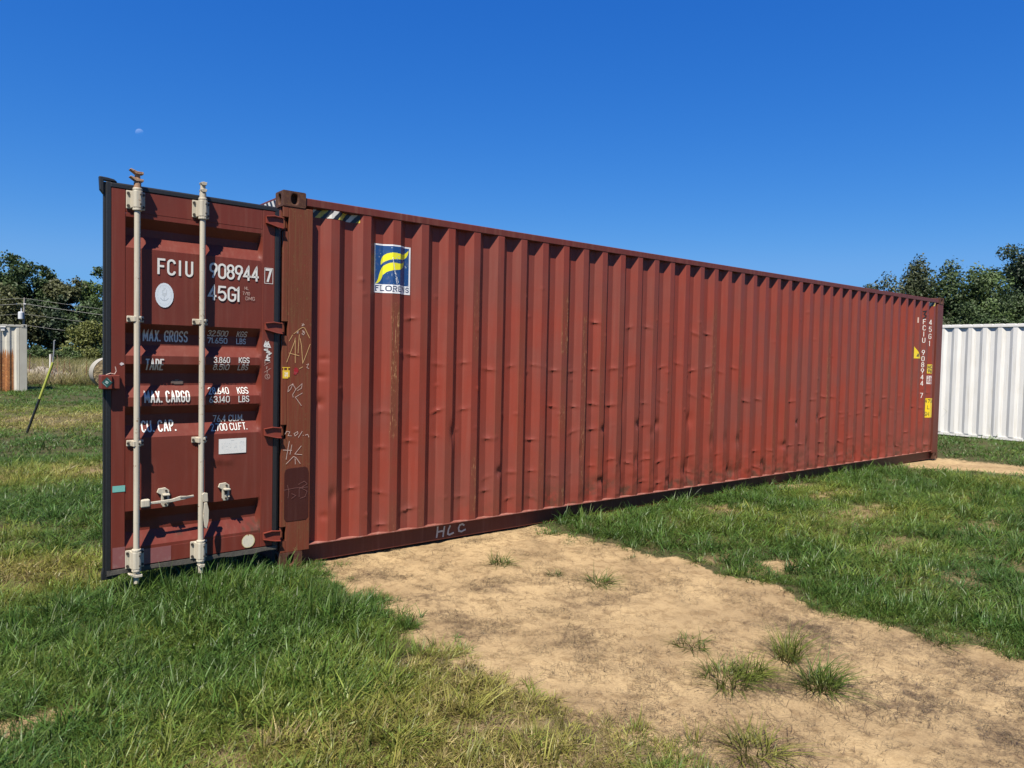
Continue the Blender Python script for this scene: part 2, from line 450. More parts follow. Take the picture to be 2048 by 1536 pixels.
low = sstep(0.62, 0.15, ZZ)*sstep(2.2, 4.0, XX)
YY += low*(fbm(XX*9, ZZ*7, 31)-0.5)*0.030
YY += (fbm(XX*3, ZZ*2.2, 77)-0.5)*0.006
YY[:, :3] = np.maximum(YY[:, :3], YO-0.002)
YY = np.maximum(YY, 0.002)
YY[:, -1] = wall_y(XX[:, -1])
ph = (XX-X0) % PX; kk = np.floor((XX-X0)/PX)
outer = ((ph < 0.074) & (XX > 0.39))*1.0
strength = np.array([0.2, 0.1, 0.8, 0.5, 0.2, 0.55, 0.3, 0.35, 0.4, 0.7, 0.55, 0.35, 0.3]+[0.75*rd.random()**1.6 for _ in range(40)])
WE = outer*sstep(.36, .52, fbm(ZZ*1.7+kk*3.3, kk*5.7, 19)+.06)*strength[np.clip(kk, 0, 45).astype(int)]*sstep(0.30, 0.62, fbm(ZZ*0.8, kk*9.1, 3)+0.08)*sstep(2.55, 2.2, ZZ)
WE = np.clip(WE*1.25, 0, 1)
lowx = sstep(1.6, 3.6, XX)
GR = np.clip(sstep(.60, .12, ZZ)*(1-outer*.5)*(0.30+0.70*lowx)*sstep(.38, .62, fbm(XX*7, ZZ*6, 8)), 0, 1)
nx, nz = XX.shape
V = np.stack([XX.ravel(), YY.ravel(), ZZ.ravel()], 1)
idx = np.arange(nx*nz).reshape(nx, nz)
F = np.stack([idx[:-1, :-1].ravel(), idx[1:, :-1].ravel(), idx[1:, 1:].ravel(), idx[:-1, 1:].ravel()], 1)
me = big_mesh('side_wall', V, F, M_RED, True)
fattr(me, 'wear', WE.ravel()); fattr(me, 'grime', GR.ravel())
me.set_sharp_from_angle(angle=math.radians(24))
link('side_wall', me, box_)
def wall_surf(x, z):
    i = np.clip(np.interp(x, xs, np.arange(nx)), 0, nx-1.001); j = np.clip((z-Z0)/(Z1-Z0)*(nz-1), 0, nz-1.001)
    i0 = i.astype(int); j0 = j.astype(int); a = i-i0; b = j-j0
    return (YY[i0, j0]*(1-a)+YY[i0+1, j0]*a)*(1-b)+(YY[i0, j0+1]*(1-a)+YY[i0+1, j0+1]*a)*b

# ---- frame
MB().box(0.181, L_-0.181, 0.011, 0.071, 2.799, 2.862).build('top_rail', M_RAIL, box_, bevel=0.006)
MB().box(0.181, L_-0.181, W_-0.071, W_-0.011, 2.799, 2.862).build('top_rail', M_RAIL, box_)
def channel(y0, s):
    o = -s
    return MB().prism([(y0, .006), (y0, .1515), (y0-o*.02, .1515), (y0-o*.02, .006)], 'x', 0.181, L_-0.181)
channel(0.060, 1).build('bottom_rail', M_RAIL, box_)
channel(W_-0.052, -1).build('bottom_rail', M_RAIL, box_)
M_LIP = paint('dusty_sunlit_lip_paint', (0.30, 0.12, 0.095), (0.22, 0.07, 0.05), chips=0.62, dust=(0.42, 0.27, 0.22), dusty=0.6)  # worn dusty paint, made paler to paint in the sunlit line along the lip
MB().box(0.181, L_-0.181, 0.006, 0.080, 0.152, 0.1592).build('rail_flange', M_LIP, box_)
HZ = (2.642, 1.850, 1.058, 0.268)          # hinge heights
def post(x0, x1, notched):
    m = MB(); za, zb = 0.1185, 2.7775
    if not notched: m.box(x0, x1, 0.004, 0.10, za, zb)
    else:
        e = 0.046
        m.box(e, x1, 0.004, 0.030, za, zb)
        cur = za
        for h in sorted(HZ):
            m.box(0.003, e-0.0003, 0.004, 0.030, cur, h-0.052); cur = h+0.052
        m.box(0.003, e-0.0003, 0.004, 0.030, cur, zb)
        m.box(0.062, x1, 0.0305, 0.10, za, zb)
        m.box(0.010, 0.0615, 0.075, 0.16, za, zb)
    return m
post(0.003, 0.2375, True).build('corner_post', M_POST, box_, bevel=0.004)
post(11.953, L_-0.003, False).build('corner_post', M_RAIL, box_, bevel=0.006)
MB().box(0.003, 0.16, W_-0.15, W_-0.004, .1185, 2.7775).build('corner_post', M_POST, box_)
MB().box(11.96, L_-0.003, W_-0.15, W_-0.004, .1185, 2.7775).build('corner_post', M_RAIL, box_)

def casting(x0, x1, y0, y1, z0, z1, mat):
    """corner casting: rounded block with an oval lashing hole in the side face and one in the end face"""
    m = MB(); N = 24
    hx = 1 if x0 < 6 else -1; hy = 1 if y0 < 1 else -1
    def face(c, U, Vv, D, hu, hv, a, b):
        c = np.array(c, float); U = np.array(U, float); Vv = np.array(Vv, float); D = np.array(D, float)
        ell = []; rec = []
        for i in range(N):
            t = 2*PI*i/N+PI/N; ct, st = math.cos(t), math.sin(t)
            ell.append(c+U*(a*math.copysign(abs(ct)**.8, ct))+Vv*(b*math.copysign(abs(st)**.8, st)))
            k = 1/max(abs(ct)/hu, abs(st)/hv) 
            rec.append([ct*k, st*k])
        rec = np.array(rec)
        for cu, cv in ((hu, hv), (-hu, hv), (-hu, -hv), (hu, -hv)):
            j = np.argmin((rec[:, 0]-cu)**2+(rec[:, 1]-cv)**2); rec[j] = (cu, cv)
        R = [c+U*p+Vv*q for p, q in rec]
        I = [e+D*0.045 for e in ell]
        V = R+ell+I; F = []
        for i in range(N):
            j = (i+1) % N
            F += [(i, j, N+j, N+i), (N+i, N+j, 2*N+j, 2*N+i)]
        F.append(tuple(range(3*N-1, 2*N-1, -1)))
        m.add(V, F)
    cx, cy, cz = (x0+x1)/2, (y0+y1)/2, (z0+z1)/2
    ys = y0 if hy > 0 else y1; xe = x0 if hx > 0 else x1
    face((cx, ys, cz), (1, 0, 0), (0, 0, 1), (0, hy, 0), (x1-x0)/2, (z1-z0)/2, 0.026, 0.038)
    face((xe, cy, cz), (0, 1, 0), (0, 0, 1), (hx, 0, 0), (y1-y0)/2, (z1-z0)/2, 0.026, 0.038)
    xo = x1 if hx > 0 else x0; yo = y1 if hy > 0 else y0
    m.add([(xo,y0,z0),(xo,y1,z0),(xo,y1,z1),(xo,y0,z1)], [(0,1,2,3)])
    m.add([(x0,yo,z0),(x1,yo,z0),(x1,yo,z1),(x0,yo,z1)], [(0,1,2,3)])
    for z in (z0, z1): m.add([(x0,y0,z),(x1,y0,z),(x1,y1,z),(x0,y1,z)], [(0,1,2,3)])
    return m.build('corner_casting', mat, box_, bevel=0.011, seg=3)
for z0, z1 in ((0, .118), (2.778, 2.896)):
    casting(0, .178, 0, .162, z0, z1, M_CAST)
    casting(L_-.178, L_, 0, .162, z0, z1, M_CAST)
    casting(0, .178, W_-.162, W_, z0, z1, M_CAST)
    casting(L_-.178, L_, W_-.162, W_, z0, z1, M_CAST)
# end frame at the doors, roof, far side, front end, floor
MB().box(0.012, 0.12, .1625, W_-.1625, 2.745, 2.868).build('door_header', M_RAIL, box_, bevel=.006)
MB().box(0.012, 0.15, .1625, W_-.1625, 0.012, 0.165).build('door_sill', M_RAIL, box_, bevel=.006)
m = MB(); xa = np.arange(.20, 12.0, .105)
pts = []
for i, x in enumerate(xa):
    pts.append((x, 2.858 if i % 4 < 2 else 2.872))
m.add([(x, y, z) for y in (.072, W_-.072) for x, z in pts], [(i, i+1, len(pts)+i+1, len(pts)+i) for i in range(len(pts)-1)])
m.build('roof', M_RAIL, box_)
m = MB(); n = len(CX)
m.add([(x, W_-y, z) for z in (.16, 2.80) for x, y in zip(CX, CY)], [(i, i+1, n+i+1, n+i) for i in range(n-1)])
m.build('side_wall', M_RED, box_)
m = MB(); ya = np.linspace(.10, W_-.10, 37); n = len(ya)
m.add([(L_-(.02 if i % 4 < 2 else .06), y, z) for z in (.12, 2.78) for i, y in enumerate(ya)], [(i, i+1, n+i+1, n+i) for i in range(n-1)])
m.build('end_wall', M_RED, box_)
MB().box(.16, L_-.08, .08, W_-.08, .14, .17).build('floor', M_WOOD, box_)

# ---- the open door leaf: u from the hinge outward, n towards the camera, z up
DA = math.radians(-178.5)
DU = np.array([math.cos(DA), math.sin(DA), 0]); DN = np.array([DU[1], -DU[0], 0.0])
if DN[1] > 0: DN = -DN
def dtf(P):
    P = np.asarray(P, float)
    return P[:, :1]*DU+P[:, 1:2]*DN+np.stack([0*P[:, 2], 0*P[:, 2], P[:, 2]], 1)
DP = 0.050
prof = [(2.576, 0), (2.545, 0), (2.480, DP), (2.430, DP), (2.342, 0), (1.840, 0), (1.776, DP), (1.696, DP), (1.624, 0), (1.568, 0), (1.504, DP), (1.420, DP), (1.343, 0), (1.282, 0), (1.222, DP), (1.152, DP), (1.068, 0), (0.576, 0), (0.506, DP), (0.425, DP), (0.326, 0), (0.300, 0)]
pz = np.array([p[0] for p in prof])[::-1]; pd = np.array([p[1] for p in prof])[::-1]
UL, UR = 1.079, 0.156
def door_depth(u, z):
    d = np.interp(z, pz, pd)
    return d*np.clip((u-UR)/0.022, 0, 1)
us = np.concatenate([[UR, UR+.011], np.linspace(UR+.022, UL, 46)])
zq = np.concatenate([np.linspace(a, b, max(2, int((b-a)/.02)), endpoint=False) for a, b in zip(pz[:-1], pz[1:])]+[[pz[-1]]])
UU, ZQ = np.meshgrid(us, zq, indexing='ij')
DD = door_depth(UU, ZQ)+0.002
for cu, cz, w, A in ((.47, .87, .035, .012), (.40, .86, .03, .008), (.93, .50, .10, .006), (.72, .44, .10, .007)):
    t = (ZQ-cz)/.018
    DD -= A*np.exp(-((UU-cu)/w)**2)*np.where(t > 0, np.exp(-t*.5), np.exp(t*1.8))
DD += (fbm(UU*5, ZQ*5, 9)-.5)*.004
door_ = None
n1, n2 = UU.shape
V = dtf(np.stack([UU.ravel(), -DD.ravel(), ZQ.ravel()], 1)); idx = np.arange(n1*n2).reshape(n1, n2)
F = np.stack([idx[:-1, :-1].ravel(), idx[1:, :-1].ravel(), idx[1:, 1:].ravel(), idx[:-1, 1:].ravel()], 1)
V2 = dtf(np.stack([UU.ravel(), np.full(UU.size, -.062), ZQ.ravel()], 1))
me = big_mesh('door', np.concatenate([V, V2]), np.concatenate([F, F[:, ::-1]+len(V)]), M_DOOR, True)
me.set_sharp_from_angle(angle=math.radians(25))
gr = np.concatenate([(sstep(.5, .35, ZQ)*sstep(.55, .62, fbm(UU*16, ZQ*16, 4))*.9).ravel(), np.zeros(V2.shape[0])])
fattr(me, 'grime', gr)
door_ = link('door', me, box_)
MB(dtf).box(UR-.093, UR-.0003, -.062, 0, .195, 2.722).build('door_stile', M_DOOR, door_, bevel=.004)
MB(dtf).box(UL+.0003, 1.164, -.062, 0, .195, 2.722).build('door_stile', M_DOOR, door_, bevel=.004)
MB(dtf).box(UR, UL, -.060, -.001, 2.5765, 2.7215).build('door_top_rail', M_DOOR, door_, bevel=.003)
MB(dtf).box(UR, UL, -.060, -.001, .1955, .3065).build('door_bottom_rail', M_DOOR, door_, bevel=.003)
# gasket: layered rubber fins round the leaf
def gasket():
    m = MB(dtf)
    for (n0, n1, o) in ((-.048, -.022, 0), (-.020, .002, .012), (-.060, -.050, .02)):
        m.box(1.1645, 1.206-o, n0, n1, .16, 2.755)
        m.box(.022+o*.8, .0625, n0, n1, .16, 2.742)
    for (n0, n1, o) in ((-.046, -.024, .0), (-.021, .003, .010), (-.059, -.049, .015)):
        m.box(.045, 1.17, n0, n1, 2.7225, 2.762-o)
    # flared end lips
    P = [(1.125, 2.762), (1.145, 2.778), (1.185, 2.784), (1.232, 2.786), (1.228, 2.70), (1.206, 2.672), (1.2065, 2.762)]
    V = [(u, n, z) for n in (-.047, -.012) for u, z in P]; k = len(P)
    m.add(V, [tuple(range(k)), tuple(range(2*k-1, k-1, -1))]+[(i, (i+1) % k, k+(i+1) % k, k+i) for i in range(k)])
    P = [(1.2065, .21), (1.215, .17), (1.216, .130), (1.15, .128), (1.10, .150), (1.18, .1595)]
    V = [(u, n, z) for n in (-.047, -.012) for u, z in P]; k = len(P)
    m.add(V, [tuple(range(k)), tuple(range(2*k-1, k-1, -1))]+[(i, (i+1) % k, k+(i+1) % k, k+i) for i in range(k)])
    return m
gasket().build('gasket', M_RUBBER, door_, bevel=.004)
m = MB(dtf)   # torn bottom lip
for (n0, n1, zt, zb) in ((-.045, -.020, .1945, .150), (-.018, .004, .190, .158)):
    u = np.linspace(.03, 1.19, 60)
    a = zt+0*u; b = zb+.018*(fbm(u*9, u*0+n0*50, 3)-.4); c = n1+.016*(fbm(u*13, u*0+n0*90, 6)-.5)
    for i in range(59):
        m.add([(u[i],n0,b[i]),(u[i+1],n0,b[i+1]),(u[i+1],n0,a[i+1]),(u[i],n0,a[i]),(u[i],c[i],b[i]),(u[i+1],c[i+1],b[i+1]),(u[i+1],c[i+1],a[i+1]),(u[i],c[i],a[i])],
              [(0,1,2,3),(4,7,6,5),(0,4,5,1),(3,2,6,7)])
m.build('bottom_gasket', M_RUBBER_OLD, door_)
# locking gear
def rod(u):
    m = MB(dtf); nn = .052
    m.tube([(u, nn, .19), (u, nn, 2.735)], .0192, 16)
    return m.build('lock_rod', M_ROD, door_, True)
def cam(u, up, mat):
    m = MB(dtf); nn = .052; s = 1 if up else -1; z0 = 2.735 if up else .19
    m.tube([(u, nn, z0-.01*s), (u, nn, z0+.030*s)], .0225, 14)
    m.tube([(u, nn, z0+.030*s), (u, nn, z0+.10*s)], [.019, .016], 12)
    for dz in ((.045, .092) if up else (.045,)):
        zz = z0+dz*s
        if u > .8: P = [(u+.05, zz+.016), (u+.045, zz+.022), (u+.005, zz+.008), (u-.032, zz+.008), (u-.032, zz-.008), (u+.012, zz-.010)]
        else: P = [(u+.02, zz+.006), (u+.004, zz+.012), (u-.022, zz+.010), (u-.018, zz-.010), (u+.010, zz-.014), (u+.017, zz-.004)]
        V = [(a, n, b) for n in (nn-.022, nn+.026) for a, b in P]; k = len(P)
        m.add(V, [tuple(range(k)), tuple(range(2*k-1, k-1, -1))]+[(i, (i+1) % k, k+(i+1) % k, k+i) for i in range(k)])
    return m.build('cam_end', mat, door_, bevel=.002)
def bracket(u, z0, z1):
    m = MB(dtf); h = .058
    m.box(u-h, u+h, .0005, .010, z0, z1)
    b = m.build('rod_bracket', M_ROD, door_, bevel=.005)
    m = MB(dtf)
    P = [(u-.034, .010), (u-.026, .072), (u-.012, .080), (u+.012, .080), (u+.026, .072), (u+.034, .010)]
    V = [(a, n, z) for z in (z0+.004, z1-.004) for a, n in P]; k = len(P)
    m.add(V, [tuple(range(k)), tuple(range(2*k-1, k-1, -1))]+[(i, (i+1) % k, k+(i+1) % k, k+i) for i in range(k)])
    m.tube([(u, .052, z0-.014), (u, .052, z0+.004)], .029, 14); m.tube([(u, .052, z1-.004), (u, .052, z1+.014)], .029, 14)
    m.build('rod_bearing', M_ROD, door_, bevel=.004)
    m = MB(dtf)
    for du in (-.046, .046):
        for zz in (z0+.020, z1-.020): m.tube([(u+du, .008, zz), (u+du, .017, zz)], .0095, 8)
    for zz in (z0+.028, z1-.030): m.tube([(u-.014, .076, zz), (u-.014, .0835, zz)], .006, 8)
    tag(m.build('bolt', M_DARKSTEEL, door_), kind='stuff')
def clamp(u, z):
    m = MB(dtf)
    m.box(u-.053, u+.053, .0005, .009, z-.021, z+.021)
    P = [(u-.030, .009), (u-.024, .070), (u+.024, .070), (u+.030, .009)]
    V = [(a, n, zz) for zz in (z-.0195, z+.0195) for a, n in P]; k = 4
    m.add(V, [tuple(range(k)), tuple(range(2*k-1, k-1, -1))]+[(i, (i+1) % k, k+(i+1) % k, k+i) for i in range(k)])
    m.build('rod_clamp', M_ROD, door_, bevel=.005)
    m = MB(dtf)
    for du in (-.043, .043): m.tube([(u+du, .008, z), (u+du, .015, z)], .009, 8)
    m.tube([(u-.012, .0695, z), (u-.012, .076, z)], .0065, 8)
    tag(m.build('bolt', M_DARKSTEEL, door_), kind='stuff')
for u, mt in ((1.021, M_RODTIP), (.604, M_ROD)):
    rod(u); cam(u, True, mt); cam(u, False, M_ROD)
    for z0, z1 in ((2.595, 2.716), (.186, .312)): bracket(u, z0, z1)
    for z in (1.868, 1.036): clamp(u, z)
# long handle resting across its keeper
m = MB(dtf); m.box(.940, .998, .030, .072, .602, .655); m.build('handle_hub', M_ROD, door_, bevel=.008)
m = MB(dtf)
m.prism([(.945, .634), (.80, .640), (.745, .655), (.70, .650), (.655, .654), (.655, .640), (.72, .628), (.80, .618), (.945, .618)], 'y', .050, .060)
m.build('door_handle', M_ROD, door_, bevel=.003)
m = MB(dtf); m.box(.6552, .745, .0605, .0625, .6405, .6495); m.build('handle_grip', simple('worn_grip', (.2, .19, .17), .7, .5, 80), door_)
def keeper(u, z0, z1, nm='handle_keeper'):
    m = MB(dtf); w = .026
    P = [(u-w, z0+.02), (u-w*.6, z0), (u+w*.6, z0), (u+w, z0+.02), (u+w, z1-.05), (u+w*2.1, z1-.03), (u+w*1.7, z1-.004), (u, z1), (u-w, z1-.02)]
    V = [(a, n, b) for n in (.0005, .014) for a, b in P]; k = len(P)
    m.add(V, [tuple(range(k)), tuple(range(2*k-1, k-1, -1))]+[(i, (i+1) % k, k+(i+1) % k, k+i) for i in range(k)])
    m.box(u-w*.8, u+w*.8, .0142, .055, z1-.052, z1-.040)
    m.tube([(u-.012, .014, z0+.03), (u-.012, .05, z0+.035)], .006, 6)
    m.build(nm, M_ROD, door_, bevel=.003)
    m = MB(dtf); m.box(u-.011, u+.011, .0143, .0155, z0+.045, z0+.085); m.tube([(u, .0142, z0+.018), (u, .020, z0+.018)], .008, 8); m.tube([(u-.004, .0142, z1-.022), (u-.004, .021, z1-.022)], .008, 8)
    tag(m.build('bolt', M_DARKSTEEL, door_), kind='stuff')
keeper(.830, .582, .716); keeper(.418, .580, .712)
m = MB(dtf)   # folded handle hanging down on the inner rod
m.prism([(.565, .60), (.598, .60), (.606, .655), (.592, .667), (.568, .660)], 'y', .070, .084)
m.prism([(.572, .595), (.592, .595), (.600, .50), (.588, .42), (.574, .405), (.562, .46), (.560, .54)], 'y', .078, .088)
m.build('door_handle', M_ROD, door_, bevel=.003)
# hinges
for h in HZ:
    m = MB(dtf)
    P = [(.137, h+.034), (.050, h+.040), (.004, h+.030), (.004, h-.044), (.050, h-.038), (.137, h-.016)]
    V = [(a, n, b) for n in (.0005, .016) for a, b in P]; k = len(P)
    m.add(V, [tuple(range(k)), tuple(range(2*k-1, k-1, -1))]+[(i, (i+1) % k, k+(i+1) % k, k+i) for i in range(k)])
    Q = [(.139, h+.036), (.075, h+.046), (.004, h+.036), (.004, h+.030), (.075, h+.037), (.137, h+.028)]
    V = [(a, n, b) for n in (.0162, .030) for a, b in Q]; k = len(Q)
    m.add(V, [tuple(range(k)), tuple(range(2*k-1, k-1, -1))]+[(i, (i+1) % k, k+(i+1) % k, k+i) for i in range(k)])
    Q = [(.139, h-.011), (.050, h-.034), (.004, h-.040), (.004, h-.046), (.050, h-.041), (.139, h-.019)]
    V = [(a, n, b) for n in (.0162, .030) for a, b in Q]
    m.add(V, [tuple(range(k)), tuple(range(2*k-1, k-1, -1))]+[(i, (i+1) % k, k+(i+1) % k, k+i) for i in range(k)])
    m.build('hinge', M_RED, door_, bevel=.002)
    MB().tube([(.018, .036, h-.047), (.018, .036, h+.047)], .0155, 12).build('hinge_pin', M_POST, door_, True)
# lock housing clamped on the free edge, with its green label
m = MB(dtf); m.box(1.168, 1.233, -.03, .058, 1.402, 1.494); m.box(1.121, 1.1675, .0005, .045, 1.402, 1.494)
lockb = m.build('lock_box', M_DOOR, door_, bevel=.005)
m = MB(dtf); m.tube([(1.20, .03, 1.496), (1.175, .035, 1.506), (1.15, .03, 1.500), (1.14, .03, 1.52), (1.146, .03, 1.55)], .003, 5)
m.build('seal_wire', M_CHALKW, door_)

# ---- decals: printed sheets that follow the surface under them
def decal(name, s0, s1, t0, t1, res, cf, place, parent, lift=.002):
    ns = max(2, int(round(abs(s1-s0)/res))); nt_ = max(2, int(round((t1-t0)/res)))
    S, T = np.meshgrid(np.linspace(s0, s1, ns+1), np.linspace(t0, t1, nt_+1), indexing='ij')
    V = place(S.ravel(), T.ravel(), lift); idx = np.arange(V.shape[0]).reshape(S.shape)
    F = np.stack([idx[:-1, :-1].ravel(), idx[1:, :-1].ravel(), idx[1:, 1:].ravel(), idx[:-1, 1:].ravel()], 1)
    cs, ct = np.meshgrid((np.arange(ns)+.5)/ns, (np.arange(nt_)+.5)/nt_, indexing='ij')
    C = cf(cs.ravel(), ct.ravel()); keep = C[:, 3] > .5
    F = F[keep]; C = C[keep]
    used = np.unique(F); mp = np.zeros(V.shape[0], np.int64); mp[used] = np.arange(len(used))
    me = big_mesh(name, V[used], mp[F], M_DECAL, False)
    C = C.copy(); C[:, :3] *= KA; cattr(me, 'col', C, 'FACE')
    return link(name, me, parent)
def on_wall(s, t, k): return np.stack([s, wall_surf(s, t)-k, t], 1)
def on_door(s, t, k):
    inside = (s > UR) & (s < UL) & (t > .30) & (t < 2.576)
    d = np.where(inside, door_depth(s, t)+.002-.004*0, 0.0)
    d = d-np.where(inside, .0022, 0)
    return dtf(np.stack([s, -d+k, t], 1))
def on_post(s, t, k): return np.stack([s, np.full_like(s, .004-k), t], 1)
def on_rail(s, t, k): return np.stack([s, np.full_like(s, .060-k), t], 1)
def seg_d(x, y, L):
    d = np.full(x.shape, 9.0)
    for (ax, ay), (bx, by) in zip(L[:-1], L[1:]):
        vx, vy = bx-ax, by-ay; t = np.clip(((x-ax)*vx+(y-ay)*vy)/(vx*vx+vy*vy+1e-12), 0, 1)
        d = np.minimum(d, np.hypot(x-ax-t*vx, y-ay-t*vy))
    return d
def inpoly(x, y, P):
    P = np.array(P); c = np.zeros(np.shape(x), bool)
    for (ax, ay), (bx, by) in zip(P, np.roll(P, -1, 0)):
        c ^= ((ay > y) != (by > y)) & (x < (bx-ax)*(y-ay)/(by-ay+1e-12)+ax)
    return c
def bez(pts, n=14):
    out = []
    for i in range(0, len(pts)-1, 3):
        a, b, c, d = [np.array(p, float) for p in pts[i:i+4]]
        for t in np.linspace(0, 1, n, endpoint=False): out.append(tuple((1-t)**3*a+3*(1-t)**2*t*b+3*(1-t)*t*t*c+t**3*d))
    return out+[pts[-1]]
# blue panel with the two yellow sweeps and the name below
SW1 = bez([(.19, .57), (.17, .72), (.27, .82), (.42, .835), (.58, .85), (.72, .80), (.80, .835), (.87, .86), (.90, .90), (.945, .935), (.93, .80), (.86, .72), (.70, .715), (.52, .705), (.34, .73), (.19, .57)])
SW2 = bez([(.05, .185), (.14, .26), (.13, .36), (.19, .47), (.27, .61), (.40, .645), (.55, .63), (.65, .62), (.75, .625), (.80, .69), (.80, .56), (.70, .50), (.56, .49), (.40, .475), (.30, .44), (.25, .37), (.20, .28), (.17, .19), (.05, .185)])
NAME = []
xx = .045
for ch, w in (('F', .115), ('L', .115), ('O', .135), ('R', .135), ('E', .115), ('N', .135), ('S', .11)):
    gw = ADV.get(ch, _w)
    for st in GLYPH[ch]: NAME.append(([(xx+.016+p/gw*(w-.036), .045+q*.098) for p, q in st], ch))
    if ch in 'FR': NAME.append(([(xx+.002, .040), (xx+.040, .040)], '_'))
    if ch in 'LN': NAME.append(([(xx+.002, .147), (xx+.036, .147)], '_'))
    xx += w+.012
def logo_c(s, t):
    C = np.tile(np.array([.78, .79, .80, 1.0]), (len(s), 1))
    blue = (s > .045) & (s < .955) & (t > .175) & (t < .968)
    C[blue] = (.012, .060, .20, 1)
    C[inpoly(s, t, SW1) | inpoly(s, t, SW2)] = (.78, .74, .012, 1)
    d = np.full(s.shape, 9.0)
    for L, ch in NAME:
        dd = seg_d(s*.8537, t, [(a*.8537, b) for a, b in L]); d = np.minimum(d, dd)
    C[(d < .0105) & (t < .165)] = (.012, .03, .10, 1)
    scr = (seg_d(s, t, [(.44, .73), (.50, .45), (.56, .20)]) < .010) | (seg_d(s, t, [(.52, .42), (.62, .17)]) < .008)
    rr = vnoise(s*60, t*60, 3)
    C[scr & (rr > .35)] = (.70, .70, .66, 1)
    C[(vnoise(s*45, t*30, 9) > .93) & blue] = (.30, .38, .45, 1)
    return C
decal('logo_decal', .798, 1.150, 2.185, 2.592, .003, logo_c, on_wall, box_, .0018)
def hazard(seq, slope=.9, n=7):
    def f(s, t):
        i = np.floor((s-slope*(t-.5)*.16)*n).astype(int) % len(seq)
        C = np.array(seq)[i]; return np.concatenate([C, np.ones((len(s), 1))], 1)
    return f
BK, YW, WT = (.015, .015, .018), (.62, .46, .05), (.66, .64, .58)
decal('hazard_tape', .262, .652, 2.733, 2.796, .004, hazard([BK, YW, BK, WT]*2, .9, 9), on_wall, box_, .0018)
decal('hazard_tape', 11.60, 11.86, 2.733, 2.796, .004, hazard([BK, YW, BK, WT]*2, .9, 6), on_wall, box_, .0018)
decal('hazard_tape', .17, .56, 2.775, 2.850, .004, hazard([BK, WT], .9, 10), lambda s, t, k: np.stack([np.full_like(s, .012-k), s, t], 1), box_, .0018)
def full(c): return lambda s, t: np.tile(np.array([*c, 1.0]), (len(s), 1))
def tri_c(s, t):
    C = full((.66, .50, .02))(s, t)
    C[:, 3] = s < 1-t
    C[(np.abs(s-.4) < .12) & (np.abs(t-.2) < .05)] = (.05, .04, .03, 1); C[(np.abs(s-.42) < .05) & (np.abs(t-.3) < .1)] = (.05, .04, .03, 1)
    return C
decal('warning_triangle', 11.185, 11.335, 1.80, 2.01, .006, tri_c, on_wall, box_)
def lines_c(bg, ink, words, frame=None):
    """a printed card: background, optional frame and a few strokes of text lines"""
    def f(s, t):
        C = full(bg)(s, t)
        for L, w in words:
            C[seg_d(s, t, L) < w] = (*ink, 1)
        if frame: C[(s < .03) | (s > .97) | (t < .03) | (t > .97)] = (*frame, 1)
        return C
    return f
def put(s, x0, x1, y0, y1, w):
    ls, tw = text_lines(s)
    return [([(x0+p/tw*(x1-x0), y0+q*(y1-y0)) for p, q in L], w) for L in ls]
decal('height_sticker', 11.745, 11.835, 1.542, 1.702, .004, lines_c((.62, .46, .04), (.05, .04, .03), put('HC', .15, .85, .55, .85, .05)+put('96', .2, .8, .12, .42, .05)), on_wall, box_)
decal('number_sticker', 11.745, 11.83, 1.355, 1.50, .004, lines_c((.66, .62, .60), (.2, .06, .05), put('26', .15, .85, .55, .9, .05)+put('98', .15, .85, .1, .42, .05)), on_wall, box_)
decal('yard_tag', 11.715, 11.91, .758, 1.10, .004, lines_c((.72, .52, .01), (.06, .05, .02), put('4706', .10, .92, .78, .93, .020)+put('L', .30, .45, .45, .62, .018)+put('SH', .08, .42, .08, .28, .020)), on_wall, box_)

# ---- lettering
def letters(name, lines, half, place, parent, mat, step=.008, lift=.0022):
    V, F = stroke_mesh(lines, half, place, step, lift)
    return link(name, big_mesh(name, V, F, mat), parent)
def door_text(s, uL, uR, z0, z1, half=.0065, mat=None, name='lettering', slant=0.0, gap=.2):
    ls, tw = text_lines(s, gap); k = (uL-uR)/tw
    ls = [[(uL-p*k-slant*(z1-z0)*(q-.5), z0+q*(z1-z0)) for p, q in L] for L in ls]
    return letters(name, ls, half, on_door, door_, mat or M_LETTER)
door_text('F', .877, .838, 2.186, 2.283, .0072); door_text('C', .815, .773, 2.186, 2.283, .0072)
door_text('I', .739, .735, 2.186, 2.283, .0072); door_text('U', .697, .658, 2.186, 2.283, .0072)
door_text('908944', .534, .190, 2.192, 2.288, .0072, gap=.17)
door_text('7', .130, .093, 2.196, 2.282, .0078, gap=.17)
letters('lettering', [[(.140, 2.180), (.140, 2.294), (.078, 2.294), (.078, 2.180), (.140, 2.180)]], .0018, on_door, door_, M_LETTER)
door_text('45G1', .543, .330, 2.033, 2.128, .0072)
door_text('MAX. GROSS', .958, .675, 1.727, 1.797, .0046, gap=.30)
door_text('32.500', .534, .397, 1.775, 1.812, .0029); door_text('KGS', .327, .258, 1.775, 1.812, .0029)
door_text('71.650', .534, .397, 1.724, 1.760, .0029); door_text('LBS', .327, .262, 1.724, 1.760, .0029)
door_text('TARE', .952, .842, 1.530, 1.600, .0046, gap=.30)
door_text('3.860', .503, .394, 1.584, 1.622, .0029); door_text('KGS', .325, .252, 1.584, 1.622, .0029)
door_text('8.510', .503, .394, 1.532, 1.570, .0029); door_text('LBS', .325, .255, 1.532, 1.570, .0029)
door_text('MAX. CARGO', .958, .672, 1.308, 1.380, .0046, gap=.30)
door_text('28.640', .534, .394, 1.358, 1.402, .0029); door_text('KGS', .327, .252, 1.358, 1.402, .0029)
door_text('63.140', .534, .394, 1.298, 1.340, .0029); door_text('LBS', .325, .252, 1.298, 1.340, .0029)
